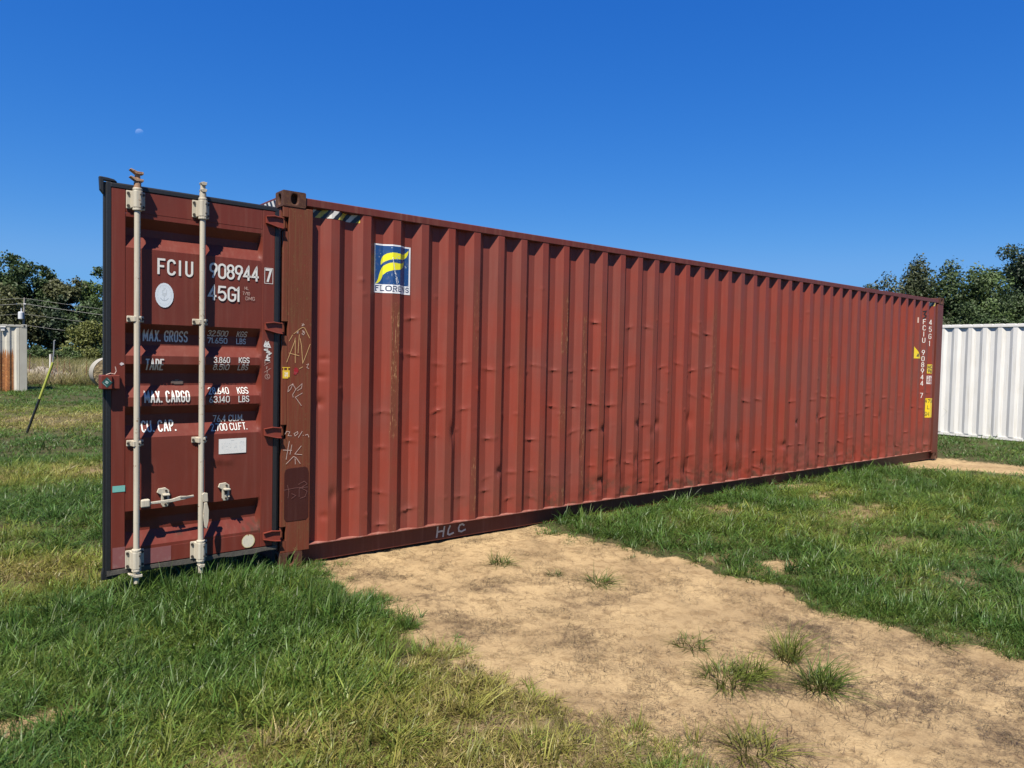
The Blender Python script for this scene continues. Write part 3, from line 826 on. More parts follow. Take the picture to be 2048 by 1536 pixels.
door_text('CU. CAP.', .968, .755, 1.106, 1.176, .0046, gap=.30)
door_text('76.4 CU.M.', .492, .276, 1.154, 1.198, .0029); door_text('2.700 CU.FT.', .514, .258, 1.092, 1.138, .0029)
door_text('HL', .288, .262, 2.122, 2.142, .0013, M_CHALKW, 'chalk_note'); door_text('7/10', .303, .252, 2.082, 2.104, .0013, M_CHALKW, 'chalk_note')
door_text('DMG', .280, .215, 2.046, 2.070, .0013, M_CHALKW, 'chalk_note')
# white scrawl on the hinge stile
def sq(pts, u0, z0, s): return [(u0-p*s, z0+q*s) for p, q in pts]
letters('painted_scrawl', [sq([(0, .3), (.2, .9), (.35, .3), (.6, .8), (.9, .1), (.3, .15), (0, .2)], .138, 1.700, .048), sq([(.1, .5), (.6, .9), (.4, .3)], .138, 1.698, .048),
    sq([(0, .9), (.5, 1.0), (.25, .8), (.8, .6), (.5, .45), (1.1, .3), (.8, .05)], .138, 1.645, .044), sq([(.45, 1), (.3, .6), (.75, .55), (.15, .1), (.8, .05)], .132, 1.603, .042)], .0052, on_door, door_, M_LETTER, .004)
letters('chalk_note', [sq([(0, .45), (1, 1)], .138, 1.545, .05), sq([(.05, 0), (1.05, .65)], .138, 1.515, .05), sq([(.05, .9), (.2, 1.1), (.1, .7), (.3, .75)], .138, 1.555, .04), sq([(.4, .9), (.45, .4), (.6, .9)], .138, 1.523, .04),
    sq(arc(.5, .5, .45, .45, 0, 360, 14), .134, 1.462, .042), sq([(.3, .6), (.5, .75), (.5, .3), (.75, .4)], .134, 1.462, .042), sq([(.75, .4), (.85, 1)], .138, 1.497, .03)], .0012, on_door, door_, M_CHALKW, .004)
# round seal, chart card, cream disc, teal strip, chipped white spot, green diamond
def seal_c(s, t):
    r = np.hypot((s-.5)*2, (t-.5)*2); C = full((.66, .72, .76))(s, t)
    C[:, 3] = r < 1
    ring = ((r > .80) & (r < .84)) | ((r > .70) & (r < .72)); C[ring, :3] = (.50, .56, .60)
    q = (np.hypot(s-.5, (t-.62)*.8) < .15) & (vnoise(s*16, t*16, 2) > .42); C[q, :3] = (.52, .57, .60)
    C[(seg_d(s, t, [(.5, .5), (.49, .30)]) < .02) & (r < .7), :3] = (.48, .53, .57)
    C[(np.abs(np.hypot(s-.5, t-.55)-.27) < .022) & (t < .40), :3] = (.42, .47, .52)
    return C
decal('round_seal', .897, .780, 1.957, 2.124, .003, seal_c, on_door, door_)
def chart_c(s, t):
    C = full((.74, .74, .70))(s, t)
    rows = (np.floor(t*22) % 2 == 0) & (t > .1) & (t < .80); txt = vnoise(s*40, np.floor(t*22)*3.3, 5) > .55
    inx = ((s > .1) & (s < .45)) | ((s > .55) & (s < .70)) | ((s > .76) & (s < .92))
    C[rows & txt & inx, :3] = (.55, .57, .56)
    C[(np.abs(t-.87) < .025) & (np.abs(s-.5) < .06), :3] = (.5, .52, .52)
    return C
decal('data_card', .467, .269, .921, 1.030, .003, chart_c, on_door, door_)
def disc_c(s, t):
    r = np.hypot((s-.5)*2, (t-.5)*2)+.05*(vnoise(s*8, t*8, 1)-.5); C = full((.66, .62, .47))(s, t); C[:, 3] = (r < .97) & ~((np.abs(s-.5) < .04) & (t > .88))
    C[(r > .86), :3] = (.60, .52, .28); C[(vnoise(s*14, t*14, 4) > .66) & (r < .7), :3] = (.58, .55, .44)
    return C
decal('cream_disc', .298, .196, .203, .307, .003, disc_c, lambda s, t, k: dtf(np.stack([s, np.full_like(s, k-.001), t], 1)), door_, .0042)
decal('teal_tape', 1.156, 1.080, .713, .755, .006, full((.17, .46, .40)), on_door, door_)
decal('primer_patch', 1.155, 1.0795, .200, .340, .01, full((.24, .088, .085)), on_door, door_, .0012)
decal('primer_patch', 1.078, .788, .200, .304, .01, full((.24, .088, .085)), lambda s, t, k: dtf(np.stack([s, np.full_like(s, k-.001), t], 1)), door_, .0012)
def blob(seed, c, th=.8):
    def f(s, t):
        r = np.hypot((s-.5)*2, (t-.5)*2)+1.1*(fbm(s*5, t*5, seed)-.5); C = full(c)(s, t); C[:, 3] = r < th; return C
    return f
decal('paint_chip', 1.115, 1.086, 1.555, 1.580, .002, blob(3, (.62, .55, .54)), on_door, door_)
decal('scuff_mark', .79, .69, 1.425, 1.462, .003, blob(8, (.14, .10, .08)), on_door, door_, .0025)
def dia(s, t, k):   # diamond on the lock box face
    return dtf(np.stack([s, np.full_like(s, .058+k), t], 1))
def dia_c(s, t):
    a = np.abs(s-.5)*2; b = np.abs(t-.5)*2; C = full((.012, .075, .065))(s, t); C[:, 3] = a+b < 1
    p, q = s-.5, t-.5; e = p+q; g = q-p
    C[(np.abs(e-.40) < .02) & (np.abs(g) < .3), :3] = (.35, .5, .46); C[(np.abs(e+.40) < .03) & (np.abs(g) < .34), :3] = (.35, .5, .46)
    L = [([(.37+.26*(x_/1.4)+(y_-.5)*.10, .58-.16*(x_/1.4)+(y_-.5)*.16) for x_, y_ in st]) for st in text_lines('XO')[0]]
    for st in L: C[seg_d(s, t, st) < .022, :3] = (.55, .66, .62)
    return C
decal('green_label', 1.2325, 1.1685, 1.412, 1.482, .0015, dia_c, dia, door_, .0012)
# rail letters and the vertical marks at the far end
def rail_text(s, x0, x1, z0, z1, half):
    ls, tw = text_lines(s, .45); k = (x1-x0)/tw
    return letters('lettering', [[(x0+p*k+.02*(q-.5), z0+q*(z1-z0)) for p, q in L] for L in ls], half, on_rail, box_, simple('grey_white_lettering', (.50, .50, .47), .7, .1, 40), .02)
HLC = [[(.01, .02), (.04, .55), (.05, 1.0)], [(.30, .0), (.33, .5), (.36, .93)], [(.02, .50), (.20, .55), (.34, .52)], [(.62, .92), (.55, .60), (.52, .18), (.60, .08), (.78, .20)],
       [(1.28, .78), (1.20, .93), (1.08, .86), (1.02, .58), (1.04, .30), (1.16, .20), (1.34, .34)]]
letters('lettering', [[(1.465+p*.235, .030+q*.095) for p, q in L] for L in HLC], .0082, on_rail, box_, simple('grey_white_lettering', (.50, .50, .47), .7, .3, 60), .02)
def vert_text(s, x, w, ztop, pitch, h, half):
    for i, ch in enumerate(s):
        if ch == ' ': continue
        gw = max(ADV.get(ch, _w), .12); z = ztop-i*pitch
        letters('lettering', [[(x+(p/gw-.5)*w*(1 if gw > .2 else .2), z-h+q*h) for p, q in L] for L in GLYPH[ch]], half, on_wall, box_, M_LETTER, .012)
vert_text('FCIU 908944 7', 11.500, .036, 2.485, .1075, .080, .0045)
vert_text('45G1', 11.768, .034, 2.49, .125, .085, .0042)
letters('painted_scrawl', [[(11.475, 2.62), (11.52, 2.63), (11.49, 2.57), (11.53, 2.54), (11.48, 2.50)]], .010, on_wall, box_, M_BLACK, .01)
letters('chalk_note', [[(11.23, 2.50), (11.23, 2.42)]], .010, on_wall, box_, M_CHALKW, .01)
# corner post: painted patch, chalk scrawl, yellow tag, crimson blot
m = MB()
px = [(.030+.02, .362), (.224-.02, .362), (.224, .385), (.224, .74), (.214, .768), (.195, .778), (.06, .772), (.038, .762), (.030, .735), (.030, .385)]
m.prism(px, 'y', .0012, .0036); m.build('paint_patch', M_PATCH, box_)
def pz_(x, y): return (.004+(x-138)/352*.236, 2.004-(y-60)/1476*.930)
PL = lambda pts: [pz_(*p) for p in pts]
letters('chalk_scrawl', [PL(p) for p in ([(215, 455), (255, 380)], [(270, 365), (345, 300), (378, 280), (400, 290), (430, 350), (460, 410)], [(190, 710), (215, 640), (280, 460), (287, 415), (290, 720)], [(215, 600), (335, 632)], [(335, 370), (322, 600)], [(345, 420), (362, 500), (380, 725), (420, 620), (468, 485)], [(340, 790), (380, 768)])], .0021, on_post, box_, M_CHALK, .006)
letters('chalk_scrawl', [PL(p) for p in ([(305, 355), (322, 330), (318, 360)], [(385, 235), (365, 265), (395, 250), (365, 240)], [(375, 320), (395, 335), (365, 360), (385, 375), (400, 350), (370, 325)], [(205, 1075), (215, 1010), (265, 975), (240, 1040), (205, 1075)], [(265, 980), (300, 1045), (262, 1110), (270, 1140)], [(300, 1045), (375, 975), (370, 1030), (320, 1060)], [(380, 1090), (295, 1140), (370, 1245)], [(425, 740), (452, 730), (430, 775), (455, 790)])], .0018, on_post, box_, M_CHALKW, .006)
def pz2(x, y): return (.004+(x-130)/345*.236, 1.214-(y-0)/1536*.969+.0)
PM = lambda pts: [pz2(*p) for p in pts]
letters('chalk_scrawl', [PM(p) for p in ([(170, 275), (190, 240), (225, 250), (205, 295), (245, 300)], [(285, 300), (275, 275), (315, 250), (320, 275), (285, 305)], [(370, 250), (325, 325)], [(380, 300), (385, 305)], [(405, 300), (435, 290), (450, 325)], [(220, 365), (185, 585)], [(250, 410), (230, 525)], [(150, 468), (250, 478)], [(360, 430), (285, 525), (370, 540)], [(185, 640), (270, 555), (300, 570), (350, 648)], [(290, 580), (293, 650)])], .0021, on_post, box_, M_CHALKW, .006)
letters('chalk_scrawl', [PM(p) for p in ([(160, 960), (290, 945), (445, 948)], [(330, 905), (400, 870), (435, 910), (340, 960), (340, 1060)], [(360, 950), (435, 1000), (410, 1065), (350, 1080)], [(200, 900), (220, 980), (210, 1060)], [(250, 1010), (300, 1040), (250, 1070)])], .0018, lambda s, t, k: on_post(s, t, k+.0032), box_, M_CHALKD, .006)
def tag_c(s, t):
    C = full((.72, .47, .03))(s, t)
    body = (t < .72) & (s > .05) & (s < .95) & ~((t < .12) & (s > .75))
    bars = (t >= .72) & ((np.abs(s-.2) < .05) | (np.abs(s-.7) < .06) | (t > .93))
    C[(np.abs(s-.5) < .2) & (np.abs(t-.35) < .2) & (vnoise(s*20, t*20, 1) > .45), :3] = (.75, .72, .6)
    C[:, 3] = body | bars
    return C
decal('yellow_tag', .004, .066, 1.468, 1.555, .003, tag_c, on_post, box_)
decal('crimson_blot', .090, .136, 1.488, 1.560, .003, blob(21, (.30, .010, .014), .8), on_post, box_)

# the other leaf, shut across the far half of the opening
other = MB().box(.030, .075, 1.235, 2.275, .185, 2.735).build('door', M_DOOR, box_, bevel=.004)
m = MB(); m.tube([(-.02, 1.50, .12), (-.02, 1.50, 2.80)], .02, 10); m.build('lock_rod', M_ROD, other, True)
m = MB(); m.tube([(-.02, 1.98, .12), (-.02, 1.98, 2.80)], .02, 10); m.build('lock_rod', M_ROD, other, True)
for y in (1.50, 1.98):
    for z in (.25, 1.04, 1.87, 2.66): MB().box(-.045, .0295, y-.04, y+.04, z-.03, z+.03).build('rod_bracket', M_ROD, other, bevel=.004)
MB().box(.028, .07, 1.205, 1.2345, .17, 2.75).build('gasket', M_RUBBER, other)
# ================================================================== ground
DIRT = np.array([(0.22,0.22),(0.22,-0.33),(0.21,-0.89),(0.19,-1.30),(0.18,-1.75),(0.20,-2.06),(0.20,-2.35),(0.19,-2.70),(0.17,-2.91),(0.21,-3.15),(0.29,-3.44),(0.23,-3.67),(-0.07,-3.97),(0.3,-5.2),(2.2,-5.6),(2.85,-5.0),(2.71,-4.65),(2.70,-4.10),(2.81,-3.87),(2.83,-3.59),(2.69,-3.28),(2.66,-2.96),(2.81,-2.61),(2.72,-2.07),(2.87,-1.67),(2.68,-1.16),(2.69,-0.73),(2.59,-0.07),(2.63,0.22)])
SAND = np.array([(11.16,0.25),(12.57,0.28),(12.73,-0.25),(12.1,-1.41),(11.2,-1.9),(10.81,-0.72),(10.66,-0.33)])
def sdist(x, y, P):
    """signed distance to polygon, positive inside"""
    d = np.full(np.shape(x), 1e9); ins = inpoly(x, y, P)
    for (ax, ay), (bx, by) in zip(P, np.roll(P, -1, 0)):
        vx, vy = bx-ax, by-ay; t = np.clip(((x-ax)*vx+(y-ay)*vy)/(vx*vx+vy*vy), 0, 1)
        d = np.minimum(d, (x-ax-t*vx)**2+(y-ay-t*vy)**2)
    d = np.sqrt(d); return np.where(ins, d, -d)
def dirt_d(x, y):
    n = (fbm(x*2.6, y*2.6, 41)-.5)*.28+(fbm(x*8, y*8, 43)-.5)*.26
    return np.maximum(sdist(x, y, DIRT), sdist(x, y, SAND))+n
# thin spots in the turf: x, y, rx, ry, strength
BARE = [(5.0,-.55,.5,.16,.55),(4.0,-1.4,.45,.16,.5),(6.2,-1.5,.7,.2,.6),(7.9,-2.6,.6,.2,.5),(3.7,-2.9,.3,.14,.6),(3.15,-1.75,.2,.12,.6),(5.4,-3.3,.5,.2,.5),(8.9,-.6,.5,.16,.5),(-1.3,1.3,.3,.2,.5),(-1.0,.2,.3,.14,.4),(7.05,-.16,.38,.16,1.),(7.26,-.80,.40,.14,.8),(6.75,-.72,.35,.13,.8),(3.36,-2.2,.34,.16,1.),(6.3,-2.65,.7,.2,.6),(4.8,-2.45,.5,.2,.6),(4.95,-2.9,.4,.16,.4),(4.3,-3.25,.35,.18,.45),(-1.82,-1.62,.30,.12,1.),(-.34,5.6,.5,.25,.8),(5.6,-1.6,.6,.2,.5),(-.8,-2.6,.3,.25,.35),(-.15,-2.9,.3,.2,.4),(-1.1,-2.5,.3,.2,.45),(.02,-3.4,.3,.2,.5),(8.7,-1.9,.5,.3,.5),(-1.0,4.2,.6,.2,.35)]
def bare(x, y):
    r = np.zeros(np.shape(x))
    for cx, cy, rx, ry, s in BARE:
        r = np.maximum(r, s*sstep(1.25, .55, np.hypot((x-cx)/rx, (y-cy)/ry)+(fbm(x*6, y*6, 51)-.5)*.9))
    return r
# how dry the turf is: x, y, rx, ry, amount
DRY = [(-.45,-3.0,1.6,.95,.62),(.05,-2.55,.55,.55,.55),(-1.7,-2.8,.9,.5,.5),(-1.6,.9,.95,.8,.75),(-1.9,2.2,1.6,.8,.45),(-.9,5.6,3.0,1.0,.6),(-.2,14.0,8,2.6,.85),(.5,17,9,1.6,.6),(4.4,-.9,.9,.5,.35),(5.6,-1.7,1.5,.7,.4),(6.8,-.7,.9,.35,.4),(4.6,-2.5,.8,.4,.3),(9.5,-1.8,1.5,.8,.3)]
def dryness(x, y):
    r = np.zeros(np.shape(x))
    for cx, cy, rx, ry, s in DRY:
        r = np.maximum(r, s*np.exp(-(np.hypot((x-cx)/rx, (y-cy)/ry))**2.5))
    n = fbm(x*.9, y*.9, 61)*.6+fbm(x*3.1, y*3.1, 62)*.4
    return np.clip(r+(n-.5)*.95+.03, 0, 1)
def gheight(x, y):
    d = np.hypot(x-CAM_POS[0], y-CAM_POS[1])
    h = (fbm(x*.8, y*.8, 71)-.5)*.05+(fbm(x*3, y*3, 72)-.5)*.02
    near = sstep(.30, .9, np.abs(y))           # keep it level along the container's foot
    inx = (x > -.3) & (x < 12.6) & (y > -.3) & (y < 2.9)
    h = np.where(inx, np.minimum(h, 0)*.2-.006, h)
    D = dirt_d(x, y)
    h = h-sstep(-.1, .25, D)*.018
    ridge = seg_d(x, y, [(1.41, -2.05), (1.9, -2.01), (2.57, -1.99)])
    h = h+.02*np.exp(-(ridge/.035)**2)*sstep(.2, .6, fbm(x*4, y*4, 5)+.1)
    h = h+((fbm(x*22, y*22, 73, 3)-.5)*.020+(fbm(x*6, y*6, 74, 3)-.5)*.022)*sstep(0, .2, D)*sstep(14, 8, d)
    return h
def axis(lo, hi, a, b, fine, grow=1.22):
    c = list(np.arange(a, b+1e-6, fine)); st = fine; p = c[-1]
    while p < hi: st *= grow; p += st; c.append(p)
    st = fine; p = c[0]; L = []
    while p > lo: st *= grow; p -= st; L.append(p)
    return np.array(L[::-1]+c)
gx = axis(-900, 900, -3.2, 6.2, .035, 1.12); gy = axis(-900, 900, -5.2, 1.2, .035, 1.12)
GX, GY = np.meshgrid(gx, gy, indexing='ij')
GZ = gheight(GX, GY)
dd = np.hypot(GX, GY); GZ = np.where(dd > 160, 0, GZ)
DM = dirt_d(GX, GY); BM = bare(GX, GY); DR = dryness(GX, GY)
V = np.stack([GX.ravel(), GY.ravel(), GZ.ravel()], 1); idx = np.arange(V.shape[0]).reshape(GX.shape)
F = np.stack([idx[:-1, :-1].ravel(), idx[1:, :-1].ravel(), idx[1:, 1:].ravel(), idx[:-1, 1:].ravel()], 1)
fd = DM.ravel()[F].mean(1) > 0

def ground_mat():
    m, nt, b, _ = new_mat('soil_and_thatch'); v = coord(nt); mixc = lambda nt_, f, a, c, mode='MIX': globals()['mixc'](nt_, f, ka(a) if isinstance(a, tuple) else a, ka(c) if isinstance(c, tuple) else c, mode)
    bar = attr(nt, 'bare'); dry = attr(nt, 'dry'); d0 = attr(nt, 'dirt')
    fr = noise(nt, v, 17, 5, .7)
    dirt = ramp(nt, math_(nt, 'ADD', d0, math_(nt, 'MULTIPLY', math_(nt, 'SUBTRACT', fr, .5), 1.5)), .35, .65)
    n1 = noise(nt, v, 1.7, 6, 0.6); n2 = noise(nt, v, 11, 6, 0.65, .4); n3 = noise(nt, v, 70, 4, 0.7); n4 = noise(nt, v, 230, 3, .7)
    soil = mixc(nt, ramp(nt, n1, .32, .68), (0.315, 0.222, 0.118), (0.450, 0.325, 0.172))
    soil = mixc(nt, math_(nt, 'MULTIPLY', ramp(nt, n2, .46, .68), .8), soil, (0.225, 0.148, 0.074))
    soil = mixc(nt, math_(nt, 'MULTIPLY', ramp(nt, n3, .55, .72), .5), soil, (0.19, 0.13, 0.07))
    soil = mixc(nt, math_(nt, 'MULTIPLY', ramp(nt, n4, .58, .75), .5), soil, (0.50, 0.38, 0.22))
    leaf = attr(nt, 'litter')
    soil = mixc(nt, math_(nt, 'MULTIPLY', math_(nt, 'MULTIPLY', leaf, .55), ramp(nt, n2, .42, .62)), soil, (0.15, 0.105, 0.068))
    vo = nd(nt, 'ShaderNodeTexVoronoi', feature='DISTANCE_TO_EDGE'); nt.links.new(v, vo.inputs['Vector']); vo.inputs['Scale'].default_value = 9
    crack = math_(nt, 'MULTIPLY', ramp(nt, vo.outputs[0], .0, .018, 1, 0), ramp(nt, noise(nt, v, 2.3, 3), .55, .66))
    soil = mixc(nt, math_(nt, 'MULTIPLY', crack, .55), soil, (0.16, 0.10, 0.055))
    thatch = mixc(nt, dry, (0.042, 0.046, 0.017), (0.115, 0.094, 0.044))
    thatch = mixc(nt, ramp(nt, n3, .4, .7), thatch, (0.12, 0.10, 0.045))
    col = mixc(nt, math_(nt, 'MAXIMUM', dirt, bar), thatch, soil)
    nt.links.new(col, b.inputs['Base Color']); b.inputs['Roughness'].default_value = .95; b.inputs['Specular IOR Level'].default_value = .15
    h = math_(nt, 'ADD', math_(nt, 'MULTIPLY', n2, .9), math_(nt, 'ADD', math_(nt, 'MULTIPLY', n3, .5), math_(nt, 'MULTIPLY', n4, .22)))
    bump(nt, b, math_(nt, 'SUBTRACT', h, math_(nt, 'MULTIPLY', crack, .6)), .8, .02)
    return m
M_GROUND = ground_mat()
LITTER = [(.51,-1.58,.16),(.47,-1.84,.2),(.93,-2.3,.2),(1.46,-1.9,.22),(1.75,-3.91,.28),(2.45,-3.68,.25),(1.66,-4.3,.3),(1.56,-3.75,.2),(2.14,-3.27,.25),(.52,-.54,.2),(.62,-1.2,.22),(.66,-3.75,.22),(1.28,-3.35,.25),(2.3,-3.05,.3),(1.1,-1.25,.22),(2.4,-4.2,.3)]
def litter(x, y):
    r = np.zeros(np.shape(x))
    for cx, cy, q in LITTER: r = np.maximum(r, np.exp(-((x-cx)**2+(y-cy)**2)/q**2*1.2))
    return r
for nm, sel in (('ground', ~fd), ('dirt_path', fd)):
    Fs = F[sel]; used = np.unique(Fs); mp = np.zeros(len(V), np.int64); mp[used] = np.arange(len(used))
    me = big_mesh(nm, V[used], mp[Fs], M_GROUND, True)
    fattr(me, 'dirt', sstep(-.12, .06, DM.ravel()[used])); fattr(me, 'bare', BM.ravel()[used]); fattr(me, 'dry', DR.ravel()[used])
    fattr(me, 'litter', litter(V[used, 0], V[used, 1]))
    tag(link(nm, me), kind='structure')

# ================================================================== grass
def blade_mat(name, trans=.45):
    m, nt, b, out = new_mat(name)
    t = attr(nt, 'tint', 'INSTANCER', 'Color'); al = attr(nt, 'along'); rn = attr(nt, 'shade')
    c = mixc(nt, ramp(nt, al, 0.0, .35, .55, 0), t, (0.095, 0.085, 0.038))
    hs = nd(nt, 'ShaderNodeHueSaturation'); nt.links.new(c, hs.inputs['Color']); nt.links.new(math_(nt, 'ADD', .62, math_(nt, 'MULTIPLY', rn, .8)), hs.inputs['Value'])
    nt.links.new(math_(nt, 'ADD', .475, math_(nt, 'MULTIPLY', rn, .035)), hs.inputs['Hue'])
    nt.links.new(hs.outputs[0], b.inputs['Base Color'])
    b.inputs['Roughness'].default_value = .45; b.inputs['Specular IOR Level'].default_value = .36
    tr = nd(nt, 'ShaderNodeBsdfTranslucent'); nt.links.new(hs.outputs[0], tr.inputs['Color'])
    mx = nd(nt, 'ShaderNodeMixShader'); mx.inputs[0].default_value = trans
    nt.links.new(b.outputs[0], mx.inputs[1]); nt.links.new(tr.outputs[0], mx.inputs[2]); nt.links.new(mx.outputs[0], out.inputs[0])
    return m
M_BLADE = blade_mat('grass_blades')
M_DEAD = blade_mat('dead_plant_matter', .1)
def tuft_mesh(name, n, rad, L, lean, width, seed, mat, seg=4, droop=.3, flat=False, shade=None):
    r = np.random.default_rng(seed); V = []; F = []; AL = []; SH = []
    for i in range(n):
        a = r.uniform(0, 2*PI); q = rad*math.sqrt(r.random()); bx, by = q*math.cos(a), q*math.sin(a)
        ph = a+r.normal(0, .9) if not flat else r.uniform(0, 2*PI)
        ln = L*r.uniform(.45, 1.0); le = lean*r.uniform(.3, 1.5); w = width*r.uniform(.7, 1.25); dr = droop*r.uniform(.2, 1.6)
        d = np.array([math.cos(ph), math.sin(ph)]); tw = ph+PI/2+r.normal(0, .5); sd = np.array([math.cos(tw), math.sin(tw)])
        curl = r.normal(0, .5); b0 = len(V); sh = r.random() if shade is None else shade
        for k in range(seg+1):
            t = k/seg
            if flat:
                an = ph+curl*3*t; px = bx+ln*t*math.cos(an)*.8; py = by+ln*t*math.sin(an)*.8; z = .004+.012*abs(math.sin(t*3+i))*r.random()
            else:
                hx = ln*le*t**1.5; px, py = bx+d[0]*hx-d[1]*curl*.12*ln*t*t, by+d[1]*hx+d[0]*curl*.12*ln*t*t
                z = ln*math.sqrt(max(.08, 1-min(.92, le*le*.45)))*(t-dr*t**2.6*.75)
            ww = w*(1-.92*t**1.6)*.5
            V.append((px-sd[0]*ww, py-sd[1]*ww, max(z, .001))); V.append((px+sd[0]*ww, py+sd[1]*ww, max(z, .001)+ww*.4))
            AL += [t, t]; SH += [sh, sh]
        F += [(b0+2*k, b0+2*k+1, b0+2*k+3, b0+2*k+2) for k in range(seg)]
    me = big_mesh(name, np.array(V), np.array(F), mat, True)
    fattr(me, 'along', np.array(AL)); fattr(me, 'shade', np.array(SH))
    return me
def variants(name, meshes):
    c = bpy.data.collections.new(name)
    for i, me in enumerate(meshes):
        c.objects.link(bpy.data.objects.new('%s_%02d' % (name, i), me))
    return c
def scatter(name, P, rotz, tilt, scl, tint, vid, coll, label=None):
    """one stuff object: tufts set out on points by geometry nodes"""
    me = bpy.data.meshes.new(name); n = len(P)
    me.vertices.add(n); me.vertices.foreach_set('co', np.ascontiguousarray(P, np.float32).ravel())
    rot = np.stack([tilt[:, 0], tilt[:, 1], rotz], 1).astype(np.float32)
    for an, arr in (('rot', rot), ('scl', scl.astype(np.float32))):
        a = me.attributes.new(an, 'FLOAT_VECTOR', 'POINT'); a.data.foreach_set('vector', np.ascontiguousarray(arr).ravel())
    a = me.attributes.new('vid', 'INT', 'POINT'); a.data.foreach_set('value', vid.astype(np.int32))
    cattr(me, 'tint', tint)
    o = link(name, me); tag(o, kind='stuff')
    if label: o['label'] = label
    g = bpy.data.node_groups.new(name, 'GeometryNodeTree')
    g.interface.new_socket('Geometry', in_out='INPUT', socket_type='NodeSocketGeometry')
    g.interface.new_socket('Geometry', in_out='OUTPUT', socket_type='NodeSocketGeometry')
    gi = g.nodes.new('NodeGroupInput'); go = g.nodes.new('NodeGroupOutput')
    ip = g.nodes.new('GeometryNodeInstanceOnPoints'); ci = g.nodes.new('GeometryNodeCollectionInfo')
    ci.inputs['Collection'].default_value = coll; ci.inputs['Separate Children'].default_value = True; ci.inputs['Reset Children'].default_value = True
    def na(nm, t):
        q = g.nodes.new('GeometryNodeInputNamedAttribute'); q.data_type = t; q.inputs['Name'].default_value = nm; return q.outputs[0]
    g.links.new(gi.outputs[0], ip.inputs['Points']); g.links.new(ci.outputs[0], ip.inputs['Instance'])
    ip.inputs['Pick Instance'].default_value = True
    g.links.new(na('vid', 'INT'), ip.inputs['Instance Index']); g.links.new(na('rot', 'FLOAT_VECTOR'), ip.inputs['Rotation']); g.links.new(na('scl', 'FLOAT_VECTOR'), ip.inputs['Scale'])
    g.links.new(ip.outputs[0], go.inputs[0])
    md = o.modifiers.new('tufts', 'NODES'); md.node_group = g
    return o
LUSH = variants('lush_tuft', [tuft_mesh('lush_tuft', n_, .055, L_t, ln_, w_, 100+i, M_BLADE, droop=dr_) for i, (n_, L_t, ln_, w_, dr_) in enumerate(
    ((26, .15, .75, .0060, .3), (18, .19, .55, .0066, .35), (30, .12, 1.1, .0055, .5), (12, .16, .9, .0105, .55), (24, .14, 1.3, .0058, .6), (16, .20, .45, .0060, .2), (22, .13, 1.0, .0075, .7)))])
SHORT = variants('short_tuft', [tuft_mesh('short_tuft', 30, .075, .105, 1.0, .0055, 200+i, M_BLADE, droop=.5) for i in range(6)])
FAR = variants('turf_clump', [tuft_mesh('turf_clump', 26, .16, .13, .9, .013, 300+i, M_BLADE, seg=3) for i in range(5)])
MAT_ = variants('straw_mat', [tuft_mesh('straw_mat', 34, .12, .11, 1, .0022, 400+i, M_DEAD, seg=4, flat=True) for i in range(5)])
TALL = variants('meadow_clump', [tuft_mesh('meadow_clump', 40, .30, .95, .5, .016, 500+i, M_BLADE, seg=4, droop=.45) for i in range(5)])

def sector(n, r0, r1, half, seed):
    r = np.random.default_rng(seed)
    d = np.sqrt(r.uniform(r0*r0, r1*r1, n)); a = YAW+r.uniform(-half, half, n)
    return CAM_POS[0]+d*np.sin(a), CAM_POS[1]+d*np.cos(a), d, r
def clear(x, y):
    """not under a container"""
    a = (x > .0) & (x < 12.2) & (y > .03) & (y < 2.45)
    b = (x > 17.0) & (x < 19.6) & (y < 4.2) & (y > -9)
    return ~(a | b)
def ramp_col(t, stops):
    xs_ = [s[0] for s in stops]; return KA*np.stack([np.interp(t, xs_, [s[1][i] for s in stops]) for i in range(3)], 1)
TINT = [(0, (.064, .136, .026)), (.25, (.110, .188, .031)), (.5, (.190, .240, .042)), (.75, (.29, .275, .062)), (1, (.40, .32, .14))]
def turf(name, coll, dens, r0, r1, half, seed, sc=(.8, 1.25), wide=1.0, hmul=1.0, dryshift=0.0, keepf=None, nvar=6):
    area = half*(r1*r1-r0*r0); x, y, d, r = sector(int(area*dens), r0, r1, half, seed)
    D = dirt_d(x, y); B = bare(x, y); q = dryness(x, y)
    ragged = fbm(x*5.5, y*5.5, 95)
    p = sstep(.14, -.20, D+(ragged-.5)*.55)*(1-.93*B)*(.55+.9*sstep(.30, .55, fbm(x*2.3, y*2.3, 96)))
    fg = np.exp(-(np.hypot((x+.45)/1.5, (y+3.0)/1.0))**3)      # thin, part-dead turf near the viewer
    p = p*(1-.12*fg)
    if keepf is not None: p = p*keepf(x, y, q)
    k = (r.random(len(x)) < p) & clear(x, y); x, y, d, D, q, fg = [t[k] for t in (x, y, d, D, q, fg)]
    n = len(x); t = np.clip(q+r.normal(0, .13, n)+dryshift, 0, 1)
    col = ramp_col(t, TINT)*(r.uniform(.75, 1.25, n)[:, None])
    patch = fbm(x*1.6, y*1.6, 91)
    s = r.uniform(sc[0], sc[1], n)*(1.0-.12*t)*(.45+.62*patch+.50*fbm(x*5, y*5, 97))
    edge = sstep(0, -.35, D); s *= .65+.35*edge
    # taller, denser growth by the open door and along the foot of the container
    tall = .92+.30*np.exp(-(np.hypot((x+.4)/1.1, (y+.4)/1.1))**2)
    S = np.stack([s*wide, s*wide, s*hmul*tall], 1)
    P = np.stack([x, y, gheight(x, y)-.004], 1)
    return scatter(name, P, r.uniform(0, 2*PI, n), r.normal(0, .16, (n, 2)), S, col, r.integers(0, nvar, n), coll)
HALF = math.radians(46)
lush_keep = lambda x, y, q: 1-.70*sstep(.45, .8, q)
